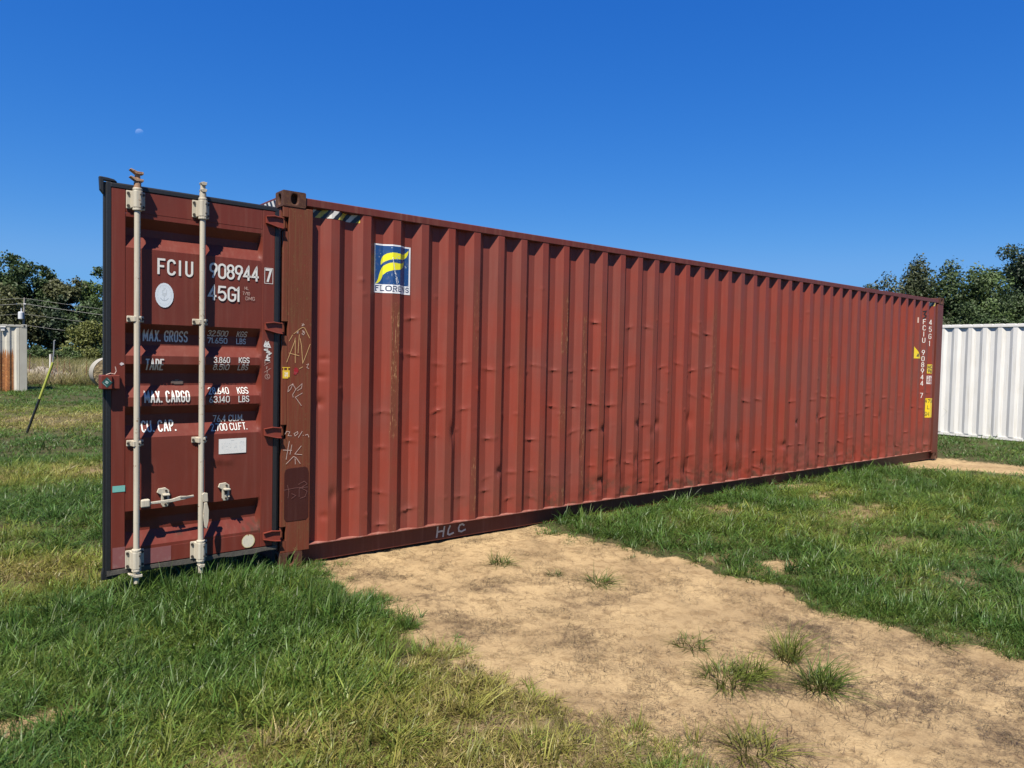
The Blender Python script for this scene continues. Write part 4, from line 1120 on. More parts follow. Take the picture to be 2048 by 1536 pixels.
turf('grass', LUSH, 190, .4, 6.0, math.radians(100), 1, keepf=lush_keep, nvar=7)['label'] = 'long green grass round the container and the dirt patch'
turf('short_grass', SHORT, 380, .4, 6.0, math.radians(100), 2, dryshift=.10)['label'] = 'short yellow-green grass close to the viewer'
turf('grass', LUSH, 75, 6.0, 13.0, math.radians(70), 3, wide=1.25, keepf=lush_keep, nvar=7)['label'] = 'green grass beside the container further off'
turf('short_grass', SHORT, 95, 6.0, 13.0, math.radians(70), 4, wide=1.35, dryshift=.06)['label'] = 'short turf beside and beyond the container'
turf('field_grass', FAR, 26, 13.0, 26.0, math.radians(60), 5, wide=1.1, hmul=.85, nvar=5)['label'] = 'mown field grass in the middle distance'
turf('field_grass', FAR, 7, 26.0, 46.0, math.radians(60), 6, wide=1.9, hmul=1.0, nvar=5)['label'] = 'field grass behind the grey container'
# dead straw lying on the soil and among the thin turf
x, y, d, r = sector(30000, 1.9, 9.0, HALF, 9)
D = dirt_d(x, y); L = litter(x, y)
p = np.where(D > -.05, 0.07+.35*L+.20*sstep(.5, .7, fbm(x*2.2, y*2.2, 15)), .16*dryness(x, y)+.35*bare(x, y))
k = (r.random(len(x)) < p) & clear(x, y); x, y, D, L = x[k], y[k], D[k], L[k]; n = len(x)
tt = np.where(D > -.05, r.uniform(0, .8, n)-.35*L, r.uniform(.3, 1, n))
scatter('dead_straw', np.stack([x, y, gheight(x, y)+.002], 1), r.uniform(0, 2*PI, n), np.zeros((n, 2)), np.stack([r.uniform(.4, 1.1, n)]*3, 1),
        ramp_col(tt, [(0, (.085, .06, .04)), (.5, (.20, .14, .075)), (1, (.42, .32, .16))]), r.integers(0, 5, n), MAT_)['label'] = 'dead straw and roots strewn over the dirt'
# rough unmown meadow at the back on the left
def wedge(n, a0, a1, r0, r1, seed):
    r = np.random.default_rng(seed); d = np.sqrt(r.uniform(r0*r0, r1*r1, n)); a = np.radians(r.uniform(a0, a1, n))
    return CAM_POS[0]+d*np.sin(a), CAM_POS[1]+d*np.cos(a), d, r
x, y, d, r = wedge(11000, -12, 36, 36.5, 96, 21); n = len(x)
t = np.clip(.55+(fbm(x*.12, y*.12, 5)-.5)*1.5+r.normal(0, .15, n), .1, 1)
scatter('meadow_grass', np.stack([x, y, 0*x-.02], 1), r.uniform(0, 2*PI, n), r.normal(0, .1, (n, 2)), np.stack([r.uniform(1, 1.7, n), r.uniform(1, 1.7, n), r.uniform(.75, 1.35, n)], 1),
        ramp_col(t, [(0, (.05, .10, .025)), (.45, (.16, .18, .05)), (.75, (.30, .27, .10)), (1, (.42, .36, .19))]), r.integers(0, 5, n), TALL)['label'] = 'tall dry meadow grass in front of the trees'
x, y, d, r = wedge(1600, 62, 90, 21, 44, 22); n = len(x)
scatter('meadow_grass', np.stack([x, y, 0*x-.02], 1), r.uniform(0, 2*PI, n), r.normal(0, .1, (n, 2)), np.stack([r.uniform(1, 1.5, n)]*2+[r.uniform(.7, 1.2, n)], 1),
        ramp_col(r.uniform(0, .6, n), TINT), r.integers(0, 5, n), TALL)['label'] = 'rough grass behind the white container'

# tufts standing alone on the dirt: each a thing of its own
def lone(x, y, n, L, lean, t, label, seed, s=1.0, extra=None):
    r = np.random.default_rng(seed)
    me = tuft_mesh('grass_tuft', int(n*2.0), .052*s, L*1.12, lean*1.35, .0052, seed, None, seg=5, droop=.5)
    bmx = bmesh.new(); bmx.from_mesh(me); bmx.verts.ensure_lookup_table(); nb = len(bmx.verts)//12
    for q in range(nb):
        k = 1+.55*r.normal(0, .45)+(0.5 if r.random() < .06 else 0); k = max(.35, k)
        for w in range(12): bmx.verts[q*12+w].co.z *= k if w > 1 else 1
    bmx.to_mesh(me); bmx.free()
    m, nt, b, out = new_mat('tuft_blades'); c = ramp_col(np.array([t]), TINT)[0]*.62
    al = attr(nt, 'along'); rn = attr(nt, 'shade')
    cc = mixc(nt, rn, tuple(c*.75), tuple(np.minimum(c*1.35+np.array([.02, .01, 0]), 1)))
    cc = mixc(nt, ramp(nt, al, 0, .35, .7, 0), cc, (.12, .09, .045))
    nt.links.new(cc, b.inputs['Base Color']); b.inputs['Roughness'].default_value = .5; b.inputs['Specular IOR Level'].default_value = .25
    tr = nd(nt, 'ShaderNodeBsdfTranslucent'); nt.links.new(cc, tr.inputs['Color']); mx = nd(nt, 'ShaderNodeMixShader'); mx.inputs[0].default_value = .3
    nt.links.new(b.outputs[0], mx.inputs[1]); nt.links.new(tr.outputs[0], mx.inputs[2]); nt.links.new(mx.outputs[0], out.inputs[0])
    me.materials.append(m)
    o = link('grass_tuft', me); o.location = (x, y, float(gheight(np.array([x]), np.array([y]))[0])-.003); o.rotation_euler = (0, 0, r.uniform(0, 6))
    return tag(o, label, 'grass tuft', 'grass tufts growing on the dirt patch')
lone(1.50, -.82, 60, .13, .95, .16, 'small green tuft on the dirt below the painted rail letters', 901, 1.5)
lone(1.67, -1.30, 36, .06, .9, .1, 'tiniest green tuft on the dirt, beside a larger one', 902, .9)
lone(1.83, -1.62, 75, .13, 1.0, .12, 'dark green spreading tuft on the dirt next to the tiniest one', 903, 1.7)
lone(1.40, -2.80, 60, .10, 1.0, .34, 'low drab tuft on the dirt on its own, behind the cluster of three', 904, 1.6)
lone(1.16, -3.22, 120, .15, .8, .38, 'wide low clump of yellow-green grass on the dirt', 905, 2.6)
lone(1.33, -3.25, 70, .15, .8, .5, 'short sunlit clump joined to the wide low clump on the dirt', 906, 1.6)
lone(1.68, -3.25, 80, .24, .6, .42, 'tall wispy yellow-green tuft behind the bushy one on the dirt', 907, 1.4)
lone(1.50, -3.55, 140, .20, .8, .26, 'largest bushy green tuft on the dirt with long blades', 908, 1.7)
lone(.66, -3.70, 90, .15, 1.0, .62, 'half-dead brownish tuft on the dirt nearest the viewer', 909, 2.0)
lone(2.66, -3.68, 40, .09, .95, .12, 'small dark tuft at the right edge of the dirt', 910, 1.2)

# ================================================================== the other containers
def corr(name, mat, parent, n, p, flat, slope, depth, z0, z1, fn, nz=2):
    """corrugated sheet: fn(s, d, z) maps distance along, depth behind the face and height to space"""
    S = []; Dp = []
    for k in range(n):
        a = k*p
        S += [a, a+flat, a+flat+slope, a+p-slope]; Dp += [0, 0, depth, depth]
    S.append(n*p); Dp.append(0); S = np.array(S); Dp = np.array(Dp); Zs = np.linspace(z0, z1, nz)
    A, Zg = np.meshgrid(S, Zs, indexing='ij'); Dg = np.repeat(Dp[:, None], nz, 1)
    V = fn(A.ravel(), Dg.ravel(), Zg.ravel()); idx = np.arange(len(V)).reshape(A.shape)
    F = np.stack([idx[:-1, :-1].ravel(), idx[1:, :-1].ravel(), idx[1:, 1:].ravel(), idx[:-1, 1:].ravel()], 1)
    return link(name, big_mesh(name, V, F, mat, False), parent)
wb = thing('shipping_container', 'clean white corrugated container standing behind the far end of the red one', 'container', (17.06, -8.9, 0), 'shipping containers on the field')
WL, WW = 12.19, 2.44; zb, zt = .055, 2.655
def wfn(s, d, z):
    w = np.array([.006*(vnoise(s*2.5, z*2.2, 4)-.5)]).ravel()
    return np.stack([.012+d+w, WL-.17-s, z], 1)
corr('side_wall', M_WHITE, wb, 39, .304, .082, .068, .040, zb+.04, zt-.055, wfn, 40)
corr('side_wall', M_WHITE, wb, 39, .304, .082, .068, .040, zb+.04, zt-.055, lambda s, d, z: np.stack([WW-.012-d, WL-.17-s, z], 1))
MB().box(.004, .07, .16, WL-.16, zt-.0545, zt).build('top_rail', M_WHITE, wb, bevel=.006)
MB().box(WW-.07, WW-.004, .16, WL-.16, zt-.0545, zt).build('top_rail', M_WHITE, wb)
MB().box(.022, .07, .16, WL-.16, zb-.03, zb+.0395).build('bottom_rail', M_WHITE, wb, bevel=.004)
MB().box(WW-.07, WW-.02, .16, WL-.16, zb-.03, zb+.0395).build('bottom_rail', M_WHITE, wb)
for yy in (0, WL-.16):
    for x_ in (0, WW-.16):
        MB().box(x_+.004, x_+.156, yy+.004, yy+.156, zb+.06, zt-.09).build('corner_post', M_WHITE, wb, bevel=.006)
        for z_ in (zb-.045, zt-.0895): MB().box(x_, x_+.16, yy, yy+.16, z_, z_+.104).build('corner_casting', M_WHITE, wb, bevel=.01)
MB().box(.16, WW-.16, .02, .06, zb+.03, zt-.02).build('end_wall', M_WHITE, wb)
MB().box(.16, WW-.16, WL-.06, WL-.02, zb+.03, zt-.02).build('end_wall', M_WHITE, wb)
m = MB(); k = 0; y_ = .2
while y_ < WL-.35:      # rounded roof ribs lying across, seen end-on above the rail
    P = [(y_, zt+.001), (y_+.03, zt+.022), (y_+.19, zt+.022), (y_+.22, zt+.001)]
    m.prism([(a, b) for a, b in P], 'x', .02, WW-.02); y_ += .226
m.build('roof', M_WHITE, wb, bevel=.006)

def rust_mat():
    m, nt, b, _ = new_mat('grey_paint_run_with_rust'); v = coord(nt); sx = nd(nt, 'ShaderNodeSeparateXYZ'); nt.links.new(v, sx.inputs[0])
    big = noise(nt, v, 1.3, 5); st = noise(nt, coord(nt, (12, 12, .6)), 2, 5, .7); fine = noise(nt, v, 24, 5, .75)
    col = mixc(nt, ramp(nt, st, .35, .75), ka((.60, .57, .47)), ka((.44, .42, .36)))
    edge = math_(nt, 'ADD', sx.outputs[2], math_(nt, 'MULTIPLY', math_(nt, 'SUBTRACT', st, .5), 1.3))
    zone = math_(nt, 'MULTIPLY', ramp(nt, edge, 1.45, 1.65, 1, 0), ramp(nt, sx.outputs[0], -.44, -.38, 1, 0))
    rust = mixc(nt, ramp(nt, fine, .38, .62), ka((.40, .16, .04)), ka((.22, .075, .022)))
    rust = mixc(nt, ramp(nt, noise(nt, v, 7, 5), .58, .7), rust, ka((.48, .25, .09)))
    col = mixc(nt, zone, col, rust)
    nt.links.new(col, b.inputs['Base Color']); b.inputs['Roughness'].default_value = .75; bump(nt, b, fine, .3, .006)
    return m
M_GRUST = rust_mat()
gb = thing('shipping_container', 'old pale grey container streaked with orange rust at the back of the field', 'container', (.90, 27.25, -.10), 'shipping containers on the field')
corr('side_wall', M_GRUST, gb, 20, .289, .08, .066, .045, .10, 2.50, lambda s, d, z: np.stack([-.25-s, .02+d+.012*(fbm(s*4, z*3, 6)-.5), z], 1), 24)
MB().box(-.238, -.003, .012, .15, .118, 2.478).build('corner_post', M_GREY, gb, bevel=.008)
MB().box(-6.05, -5.86, .004, .15, .118, 2.478).build('corner_post', M_GREY, gb)
MB().box(-5.87, -.179, .006, .07, 2.5005, 2.565).build('top_rail', M_GREY, gb, bevel=.006)
MB().box(-5.87, -.179, .022, .07, .02, .0995).build('bottom_rail', M_GREY, gb, bevel=.006)
for z_ in (0, 2.4785):
    m = MB(); m.box(-.178, 0, 0, .162, z_, z_+.118); m.build('corner_casting', M_GREY, gb, bevel=.01)
    MB().tube([(-.085, -.0035, z_+.06), (-.085, .05, z_+.06)], .034, 12).build('casting_hole', M_BLACK, gb)
    MB().box(-6.058, -5.88, 0, .162, z_, z_+.118).build('corner_casting', M_GREY, gb, bevel=.01)
MB().box(-.06, -.02, .16, 2.28, .12, 2.5).build('end_wall', M_GREY, gb)
MB().box(-6.03, -.07, 2.30, 2.42, .05, 2.55).build('side_wall', M_GREY, gb)
m = MB(); x_ = -5.8
while x_ < -.3: m.prism([(x_, 2.562), (x_+.02, 2.585), (x_+.14, 2.585), (x_+.16, 2.562)], 'y', .03, 2.40); x_ += .21
m.box(-5.85, -.2, .08, 2.35, 2.50, 2.56); m.build('roof', M_GREY, gb)
m = MB(); m.box(-.80, -.69, -.03, .03, 2.33, 2.45); m.box(-.83, -.66, -.05, .035, 2.455, 2.50); m.build('vent_cover', M_WHITE, gb, bevel=.01)

# ================================================================== guy-wire marker, pole and lines, bale, rubble
gm = thing('guy_marker', 'leaning yellow and black guy-wire guard in the grass', 'cable guard', (-.605, 11.25, -.03))
A = np.array([0, 0, 0.]); B = np.array([.42, -.20, 1.41]); mid = A+(B-A)*.50
MB().tube([A, mid], [.021, .023], 12).build('lower_sleeve', M_BLACK, gm, True)
MB().tube([mid+(B-A)*.0005, B], [.024, .025], 12).build('upper_sleeve', M_YELLOW, gm, True)
MB().tube([B-(B-A)*.02, B+np.array([.012, 0, .20]), B+np.array([.02, 0, .42]), B+np.array([.035, 0, .43])], .012, 8).build('steel_rod', M_STEEL, gm, True)
def polar(az, d): return CAM_POS[0]+d*math.sin(math.radians(az)), CAM_POS[1]+d*math.cos(math.radians(az))
def px_az(x): return math.degrees(YAW)+math.degrees(math.atan((x-1024)/1463.5))
def up(x, y, d):      # height of a sight line at distance d
    a = math.atan((x-1024)/1463.5); return CAM_POS[2]+d*math.cos(a)*((692.8+.0216*x)-y)/1463.5
pdist = 100.0
bx, by = polar(px_az(44.5), pdist); tx, ty = polar(px_az(48.5), pdist)
po = thing('utility_pole', 'weathered utility pole with a pale transformer above the grey container', 'utility pole', (bx, by, 0))
ht = up(48, 596, pdist)
MB().tube([(0, 0, -.3), ((tx-bx)*.6, (ty-by)*.6, ht*.7), (tx-bx, ty-by, ht)], [.14, .11, .085], 10).build('pole', M_CONC, po, True)
trh = up(41, 632, pdist); ox, oy = polar(px_az(41), pdist-.3)
m = MB(); q = np.array([ox-bx, oy-by, 0]); m.tube([q+(0, 0, trh-.42), q+(0, 0, trh-.35), q+(0, 0, trh+.38), q+(0, 0, trh+.45)], [.20, .27, .27, .18], 14)
m.tube([q+(.05, 0, trh+.45), q+(.05, 0, trh+.85)], [.06, .04], 8); m.build('transformer', M_PORC, po, True)
q2 = np.array([tx-bx, ty-by, 0]); MB().tube([q+(0, 0, trh), q2*.85+(0, 0, trh)], .05, 6).build('bracket', M_STEEL, po)
MB().tube([q2+(-.1, -.1, ht-.75), q2+(.1, -.1, ht-.75)], .10, 8).build('insulator', M_PORC, po)
def cable(label, pts, r=.014):
    L = []
    for (x_, y_, d) in pts:
        a, b = polar(px_az(x_), d); L.append((a, b, up(x_, y_, d)))
    P = []
    for (a, b) in zip(L[:-1], L[1:]):
        a, b = np.array(a), np.array(b)
        for t in np.linspace(0, 1, 12, endpoint=False): P.append(a+(b-a)*t-np.array([0, 0, 1.4*np.linalg.norm(b-a)/60*t*(1-t)]))
    P.append(np.array(L[-1])); c = P[0].copy()
    o = MB().tube([p-c for p in P], r, 5).build('power_line', M_WIRE, None, True); o.location = c
    return tag(o, label, 'cable', 'overhead lines by the utility pole')
cable('topmost thin overhead line crossing the pole tip', [(-160, 604, 104), (48.5, 597, 100), (380, 640, 96)])
cable('second overhead line tied just below the pole tip', [(-160, 616, 104), (48, 608, 99.7), (380, 652, 96)], .021)
cable('middle thin overhead line passing in front of the trees', [(-160, 638, 104), (46, 628, 99.7), (380, 668, 96)], .012)
cable('lowest pair of overhead lines just above the grey container', [(-160, 652, 104), (60, 652, 99), (380, 690, 96)], .015)

def bale():
    x_, y_ = polar(px_az(216), 35.8); R, Wd = .66, 1.25
    o = thing('hay_bale', 'round hay bale in pale net wrap, mostly hidden by the open door', 'hay bale', (x_, y_, R-.04))
    hay, nt, b, _ = new_mat('cut_hay'); v = coord(nt)
    n = noise(nt, v, 9, 6, .75); nt.links.new(mixc(nt, ramp(nt, n, .35, .65), (.10, .07, .035), (.27, .21, .11)), b.inputs['Base Color']); b.inputs['Roughness'].default_value = .95; bump(nt, b, noise(nt, v, 30, 5, .8), 1, .04)
    wrap = simple('net_wrap', (.34, .32, .27), .8, .2, 14, bmp=.4)
    ax = math.radians(px_az(216)+180-8); d = np.array([math.sin(ax), math.cos(ax), 0]); e = np.array([-d[1], d[0], 0])
    N = 40; V = []; F = []
    for t in (-.5, .5):
        for k in range(N):
            c = 2*PI*k/N; V.append(d*Wd*t+R*(math.cos(c)*e+np.array([0, 0, math.sin(c)])))
    F = [(k, (k+1) % N, N+(k+1) % N, N+k) for k in range(N)]
    MB().add(V, F).build('net_wrap', wrap, o, True)
    for t in (-.5, .5):
        V = [d*(Wd*t+.02*math.copysign(1, t))]; F = []
        for j, rr in enumerate((.15, .3, .45, .56, .64)):
            for k in range(N):
                c = 2*PI*k/N; V.append(d*(Wd*t+math.copysign(1, t)*(.05-.09*rr+.03*random.random()))+rr*(math.cos(c)*e+np.array([0, 0, math.sin(c)])))
        F = [(0, 1+k, 1+(k+1) % N) for k in range(N)]+[(1+j*N+k, 1+(j+1)*N+k, 1+(j+1)*N+(k+1) % N, 1+j*N+(k+1) % N) for j in range(4) for k in range(N)]
        MB().add(V, F).build('hay_end', hay, o)
bale()
def rubble():
    x_, y_ = polar(px_az(82), 41); o = thing('rubble_heap', 'low heap of pale rubble and dead brush beside the grey container', 'rubble', (x_, y_, 0))
    r = np.random.default_rng(3); mt = simple('pale_rubble', (.24, .21, .17), .9, .4, 6, bmp=.6); m = MB()
    n = 30; g = np.linspace(-1, 1, n); A_, B_ = np.meshgrid(g, g, indexing='ij'); Rr = np.hypot(A_, B_)
    H = .70*sstep(1.05, .15, Rr)*(.55+.9*fbm(A_*3+5, B_*3, 8))-.05
    idx = np.arange(n*n).reshape(n, n); Fq = np.stack([idx[:-1, :-1].ravel(), idx[1:, :-1].ravel(), idx[1:, 1:].ravel(), idx[:-1, 1:].ravel()], 1)
    link('mound', big_mesh('mound', np.stack([A_.ravel()*1.9, B_.ravel()*1.4, H.ravel()], 1), Fq, mt, False), o)
    cube = [(-1,-1,-1),(1,-1,-1),(1,1,-1),(-1,1,-1),(-1,-1,1),(1,-1,1),(1,1,1),(-1,1,1)]; cf = [(0,3,2,1),(4,5,6,7),(0,1,5,4),(1,2,6,5),(2,3,7,6),(3,0,4,7)]
    shapes = []
    for q in range(4):
        b_ = MB().add([tuple(np.array(c)*r.uniform(.6, 1.1, 3)) for c in cube], cf); shapes.append(b_.build('stone', mt, o))
    for q in range(26):
        s = shapes[q] if q < 4 else shapes[q % 4].copy()
        if q >= 4: COL.objects.link(s); s.parent = o
        a, b_ = r.uniform(-1.5, 1.5), r.uniform(-1.2, .6); k = .08+.12*r.random()
        s.location = (a, b_, max(.03, .55*math.exp(-(a*a/1.6+b_*b_/.9)))); s.scale = (k, k*1.2, k*.8); s.rotation_euler = tuple(r.uniform(0, 3, 3))
    # dead stalks standing in front
    for q in range(9):
        b0 = np.array([r.uniform(-1.2, 1.6), -1.6+r.uniform(-.3, .3), 0]); lean = r.normal(0, .3)
        MB().tube([b0, b0+(lean*.4, 0, .5), b0+(lean, .05, 1.0+.4*r.random())], [.02, .014, .006], 5).build('dead_stalk', M_RODTIP if q % 3 == 0 else M_POST, o)
    bw = MB()
    for q in range(110):
        a, b_ = r.uniform(-1.8, 1.8), r.uniform(-1.5, .9); z = max(0, .5*math.exp(-(a*a/1.6+b_*b_/.9))); h = r.uniform(.25, .7); l = r.normal(0, .35, 2)
        bw.tube([(a, b_, z-.05), (a+l[0]*h*.5, b_+l[1]*h*.5, z+h*.55), (a+l[0]*h*1.2, b_+l[1]*h, z+h)], [.018, .012, .005], 4)
    tag(bw.build('dead_brush', simple('dead_brush_wood', (.20, .16, .12), .9, .5, 3), o), kind='stuff')
    pp = MB(); pp.tube([(.25, -.9, 0), (.26, -.9, 1.35)], .045, 8); pp.build('white_stake', M_WHITE, o, True)
rubble()

# ================================================================== trees
def leaf_mat(name, c, var=.5, warm=(.0, .0, .0)):
    m, nt, b, out = new_mat(name); c = ka(c)
    at = attr(nt, 'tone'); v = coord(nt); n = noise(nt, v, .55, 3)
    lo = tuple(x*(1-var) for x in c); hi = tuple(min(1, x*(1+var)+w) for x, w in zip(c, warm))
    col = mixc(nt, math_(nt, 'ADD', math_(nt, 'MULTIPLY', at, .6), math_(nt, 'MULTIPLY', ramp(nt, n, .3, .7), .4)), lo, hi)
    nt.links.new(col, b.inputs['Base Color']); b.inputs['Roughness'].default_value = .55; b.inputs['Specular IOR Level'].default_value = .3
    tr = nd(nt, 'ShaderNodeBsdfTranslucent'); nt.links.new(col, tr.inputs['Color']); mx = nd(nt, 'ShaderNodeMixShader'); mx.inputs[0].default_value = .22
    nt.links.new(b.outputs[0], mx.inputs[1]); nt.links.new(tr.outputs[0], mx.inputs[2]); nt.links.new(mx.outputs[0], out.inputs[0])
    return m
LM = {'dark': leaf_mat('dark_foliage', (.056, .092, .032)), 'olive': leaf_mat('olive_foliage', (.088, .096, .036)), 'mid': leaf_mat('mid_green_foliage', (.078, .122, .036)), 'drab': leaf_mat('drab_foliage', (.054, .068, .029)), 'deep': leaf_mat('deep_green_foliage', (.050, .080, .026)),
      'yellow': leaf_mat('yellow_green_foliage', (.135, .150, .036)), 'blue': leaf_mat('blue_green_foliage', (.034, .058, .026)), 'vine': leaf_mat('vine_foliage', (.060, .095, .032), .35)}
M_BARK = simple('grey_bark', (.12, .10, .08), .9, .35, 5, bmp=.6)
M_BARE = simple('bleached_dead_wood', (.42, .38, .33), .85, .2, 5)
def tree(label, x, d, top, R, base, leaf, n, ls, seed, name='tree', cat='tree', group=None, open_=.0, lobes=16, bare=False, spiky=False, trunk=True):
    """tapered trunk and limbs; the crown is leaf-sized faces gathered in clumps on the limb ends"""
    r = np.random.default_rng(seed); bx, by = polar(px_az(x), d); H = up(x, top, d)
    o = thing(name, label, cat, (bx, by, 0), group)
    zc = (base+H)/2; hz_ = (H-base)/2
    C = []
    for i in range(lobes):
        v = r.normal(0, 1, 3); v /= np.linalg.norm(v); q = r.random()**.6
        env = 1.0 if v[2] < 0 else (1-.18*v[2])
        c = np.array([v[0]*R*q*env, v[1]*R*q*env, zc+v[2]*hz_*q*.92]); rad = R*r.uniform(.34, .54)*(1-.25*max(0, v[2])*q)
        c[2] = min(c[2], H-rad*.75); C.append((c, rad))
    if not bare: C.append((np.array([r.normal(0, .15*R), 0, H-R*.22]), R*.24))
    per = np.array([c[1]**2 for c in C]); per = (per/per.sum()*n).astype(int)
    P = []; Nn = []; tone = []
    for (c, rad), k in zip(C, per):
        v = r.normal(0, 1, (k, 3)); v /= np.linalg.norm(v, axis=1)[:, None]
        q = (r.random(k)**.40)*(1+r.normal(0, .10+.10*open_, k))
        sub_ = r.normal(0, 1, (max(4, k//60), 3)); sub_ /= np.linalg.norm(sub_, axis=1)[:, None]   # sprays inside the clump
        w = sub_[r.integers(0, len(sub_), k)]; v = v*(.55 if open_ else .75)+w*(.75 if open_ else .45)
        v /= np.linalg.norm(v, axis=1)[:, None]
        p = c+v*rad*q[:, None]*np.array([1, 1, .85])
        if spiky: p[:, 2] += np.maximum(0, v[:, 2])*rad*r.random(k)*.9
        P.append(p); Nn.append(v+r.normal(0, .75, (k, 3))); tone.append(r.random(k))
    P = np.concatenate(P); Nn = np.concatenate(Nn); tone = np.concatenate(tone)
    ok = P[:, 2] > .05; P, Nn, tone = P[ok], Nn[ok], tone[ok]
    Nn /= np.linalg.norm(Nn, axis=1)[:, None]
    T = np.cross(Nn, r.normal(0, 1, Nn.shape)); T /= np.linalg.norm(T, axis=1)[:, None]; Bt = np.cross(Nn, T)
    s = ls*r.uniform(.55, 1.3, len(P))[:, None]; asp = r.uniform(.45, .8, len(P))[:, None]
    V = np.stack([P-T*s*.5, P-Bt*s*.5*asp+Nn*s*.06, P+T*s*.5, P+Bt*s*.5*asp+Nn*s*.06], 1).reshape(-1, 3)
    F = np.arange(len(V)).reshape(-1, 4)
    me = big_mesh('crown', V, F, LM[leaf]); fattr(me, 'tone', np.repeat(tone, 4)); link('crown', me, o)
    if trunk:
        m = MB(); tr_ = max(.10, H*.020); bend = r.normal(0, .04*H, 2)
        top_ = np.array([bend[0], bend[1], base+(H-base)*.62])
        path = [np.array([0, 0, -.2]), np.array([bend[0]*.2, bend[1]*.2, top_[2]*.35]), np.array([bend[0]*.7, bend[1]*.7, top_[2]*.7]), top_]
        m.tube(path, [tr_*1.15, tr_*.85, tr_*.6, tr_*.3], 9)
        for (c, rad) in C[:12]:
            t = r.uniform(.35, .9); j = path[1]+(path[3]-path[1])*t; midp = (j+c)/2+np.array([0, 0, -.06*H*r.random()])
            m.tube([j, midp, c], [tr_*.4, tr_*.25, tr_*.08], 5)
        m.build('trunk', M_BARE if bare else M_BARK, o, True)
    return o
GL = 'trees along the far left edge of the field'; GRR = 'trees behind the white container'
tree('tall open-crowned tree, highest at the far left', 22, 116, 500, 3.6, 5.2, 'dark', 6500, .42, 1, group=GL, open_=1, lobes=20)
tree('rounded dark tree just right of the tall open-crowned one', 78, 117, 532, 2.3, 5.5, 'dark', 3800, .40, 2, group=GL, open_=1, lobes=12)
tree('broad brownish-green tree right behind the grey container', 20, 108, 566, 4.2, 0.5, 'olive', 7500, .40, 3, group=GL)
tree('dark mid-height tree behind the transformer pole', 98, 114, 556, 3.3, 1.0, 'dark', 6500, .40, 4, group=GL)
tree('leaning thin-crowned tree with a bleached bare trunk', 130, 112, 548, 2.3, 7.2, 'olive', 4500, .36, 5, group=GL, open_=1, bare=True, lobes=16)
tree('low green tree between the leaning one and the yellow-green one', 152, 111, 578, 3.0, .1, 'dark', 6000, .40, 15, group=GL)
tree('round green-topped tree left of the open door', 180, 113, 560, 3.4, .5, 'mid', 7500, .40, 6, group=GL)
tree('tall tree half hidden by the edge of the open door', 222, 115, 518, 3.0, 2.0, 'dark', 5600, .42, 7, group=GL)
tree('yellow-green small tree in front of the left tree line', 172, 92, 640, 2.7, .0, 'yellow', 6500, .30, 8, group=GL, lobes=18)
tree('smooth mound of vines between the trees on the left', 195, 102, 612, 2.7, .2, 'vine', 5200, .34, 9, name='vine_mound', cat='vines', group=GL, trunk=False)
tree('darkest low tree filling the gap under the leaning one', 126, 110, 588, 3.4, .1, 'blue', 7500, .38, 10, group=GL)
tree('dark low tree between pole and grey container', 66, 110, 596, 3.3, .1, 'blue', 7000, .38, 11, group=GL)
tree('tree at the very left edge of the field, cut by the frame', -55, 112, 540, 4.2, .8, 'mid', 5000, .44, 12, group=GL)
tree('tree beyond the left frame edge', -130, 112, 550, 4.0, .8, 'dark', 3500, .5, 13, group=GL)
tree('tree hidden behind the open door leaf', 285, 114, 545, 3.6, .8, 'dark', 3500, .5, 14, group=GL)
for i, (x, y, lf) in enumerate(((350, 560, 'dark'), (420, 575, 'mid'), (490, 555, 'dark'), (565, 580, 'olive'), (650, 570, 'dark'), (740, 585, 'mid'))):
    tree(['first tree along the left line past the door leaf', 'second tree along the left line past the door leaf', 'third tree along the left line past the door leaf', 'fourth tree along the left line past the door leaf', 'fifth tree along the left line past the door leaf', 'last tree of the left line, behind the red container'][i], x, 114, y, 4.4, .4, lf, 3600, .55, 70+i, group=GL)
for i, (x, y, R) in enumerate(((72, 690, 1.2), (108, 698, 1.3), (142, 694, 1.2), (178, 690, 1.5), (212, 694, 1.4))):
    tree(['low shrub by the grey container at the foot of the trees', 'low shrub behind the rubble heap', 'low shrub below the leaning tree', 'low shrub under the yellow-green tree', 'low shrub beside the open door edge'][i], x, 86, y, R, -.1, ('mid', 'vine', 'mid', 'yellow', 'vine')[i], 1700, .22, 30+i, name='shrub', cat='shrub', group='shrubs at the foot of the left trees', lobes=9, trunk=False)
tree('dark bushy tree filling the gap beside the dark rounded one', 1972, 46, 530, 2.1, .1, 'deep', 20000, .155, 63, group=GRR, lobes=26)
tree('feathery drab tree rising just over the red container roof', 1775, 43, 556, 2.1, .1, 'drab', 21000, .15, 51, group=GRR, spiky=True, lobes=30)
tree('upright feathery tree with a ragged top behind the red container', 1826, 43, 520, 2.1, .1, 'drab', 24000, .15, 52, group=GRR, spiky=True, lobes=32)
tree('bushy green tree left of the yellow-green one', 1886, 43, 526, 2.2, .1, 'deep', 24000, .155, 53, group=GRR, spiky=True, lobes=30)
tree('yellow-green topped tree between the bushy green one and the dark tall one', 1946, 44, 530, 2.2, .1, 'mid', 22000, .155, 54, group=GRR, lobes=28)
tree('dark rounded tree second from the right frame edge', 2004, 50, 488, 2.4, .4, 'blue', 24000, .17, 55, group=GRR, lobes=28)
tree('tallest dark tree at the right frame edge', 2066, 50, 468, 2.6, .4, 'blue', 24000, .17, 56, group=GRR, lobes=28)
tree('low dark tree directly above the white container', 1925, 39, 600, 1.7, .1, 'deep', 17000, .14, 57, group=GRR, lobes=18)
tree('low dark tree over the white container near the frame edge', 2010, 39, 590, 1.8, .1, 'deep', 17000, .14, 58, group=GRR, lobes=18)
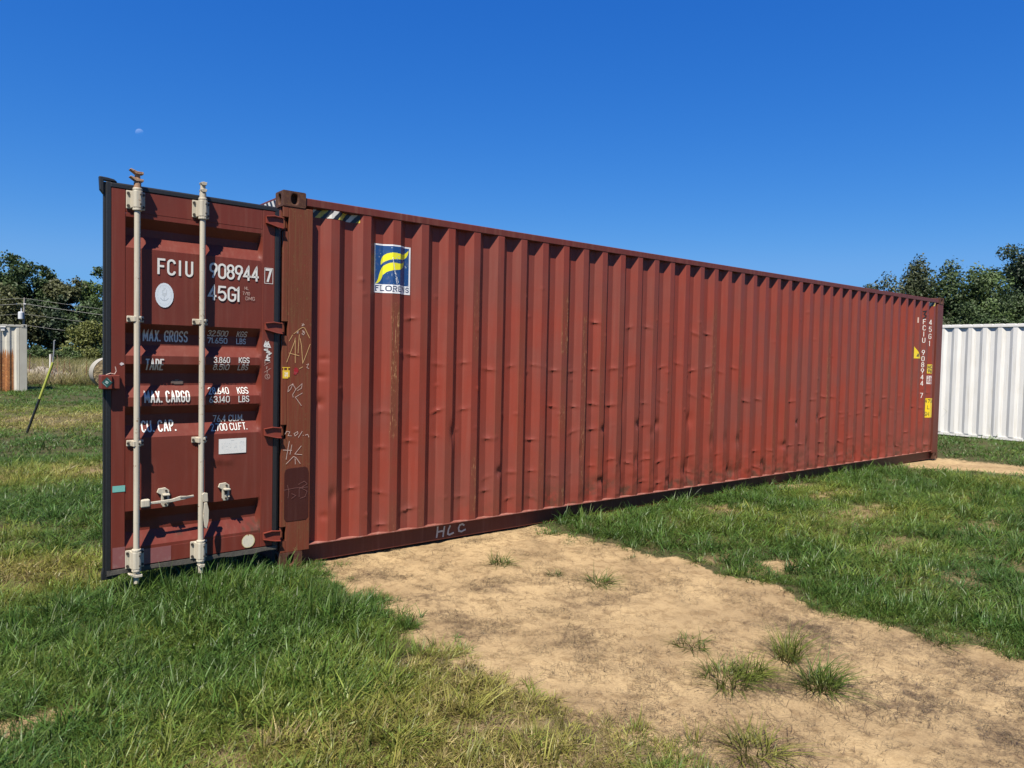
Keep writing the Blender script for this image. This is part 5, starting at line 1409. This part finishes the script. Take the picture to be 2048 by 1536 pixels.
tree('low dark tree cut off by the right frame edge', 2085, 40, 585, 1.8, .1, 'dark', 8000, .13, 59, group=GRR, lobes=18)
tree('low drab tree behind the far corner of the red container', 1850, 39, 605, 1.6, .1, 'drab', 13000, .14, 60, group=GRR, lobes=16)
tree('drab tree just showing over the red container roofline', 1738, 44, 566, 1.9, .3, 'drab', 15000, .15, 61, group=GRR)
tree('tree beyond the right frame edge', 2150, 50, 480, 2.4, .5, 'blue', 6000, .2, 62, group=GRR)

tree('first tree well outside the right frame edge', 2260, 50, 500, 2.6, .4, 'deep', 5000, .22, 80, group=GRR)
tree('second tree well outside the right frame edge', 2390, 50, 490, 2.8, .4, 'blue', 5000, .22, 81, group=GRR)

# ================================================================== the day moon
mx_, my_ = px_az(277), 0
md = np.array([math.sin(math.radians(mx_)), math.cos(math.radians(mx_)), 0.0])
mdist = 2000.0; mp_ = np.array([CAM_POS[0], CAM_POS[1], 0])+md*mdist; mz = up(277, 271, mdist)
r_m = 8.0/1463.5*mdist*.86
bm = bmesh.new(); bmesh.ops.create_uvsphere(bm, u_segments=32, v_segments=16, radius=r_m); me = bpy.data.meshes.new('moon'); bm.to_mesh(me); bm.free()
me.polygons.foreach_set('use_smooth', np.ones(len(me.polygons), bool))
m, nt, b, out = new_mat('moon_through_blue_air'); nt.nodes.remove(b)
df = nd(nt, 'ShaderNodeBsdfDiffuse'); df.inputs['Color'].default_value = (.05, .05, .047, 1); tp = nd(nt, 'ShaderNodeBsdfTransparent'); ad = nd(nt, 'ShaderNodeAddShader')
ge = nd(nt, 'ShaderNodeNewGeometry'); mxs = nd(nt, 'ShaderNodeMixShader')
nt.links.new(df.outputs[0], ad.inputs[0]); nt.links.new(tp.outputs[0], ad.inputs[1])
nt.links.new(ge.outputs['Backfacing'], mxs.inputs[0]); nt.links.new(ad.outputs[0], mxs.inputs[1]); nt.links.new(tp.outputs[0], mxs.inputs[2]); nt.links.new(mxs.outputs[0], out.inputs[0])
me.materials.append(m)
o = link('moon', me); o.location = (mp_[0], mp_[1], mz)
tag(o, 'pale half moon high in the blue daytime sky', 'moon')
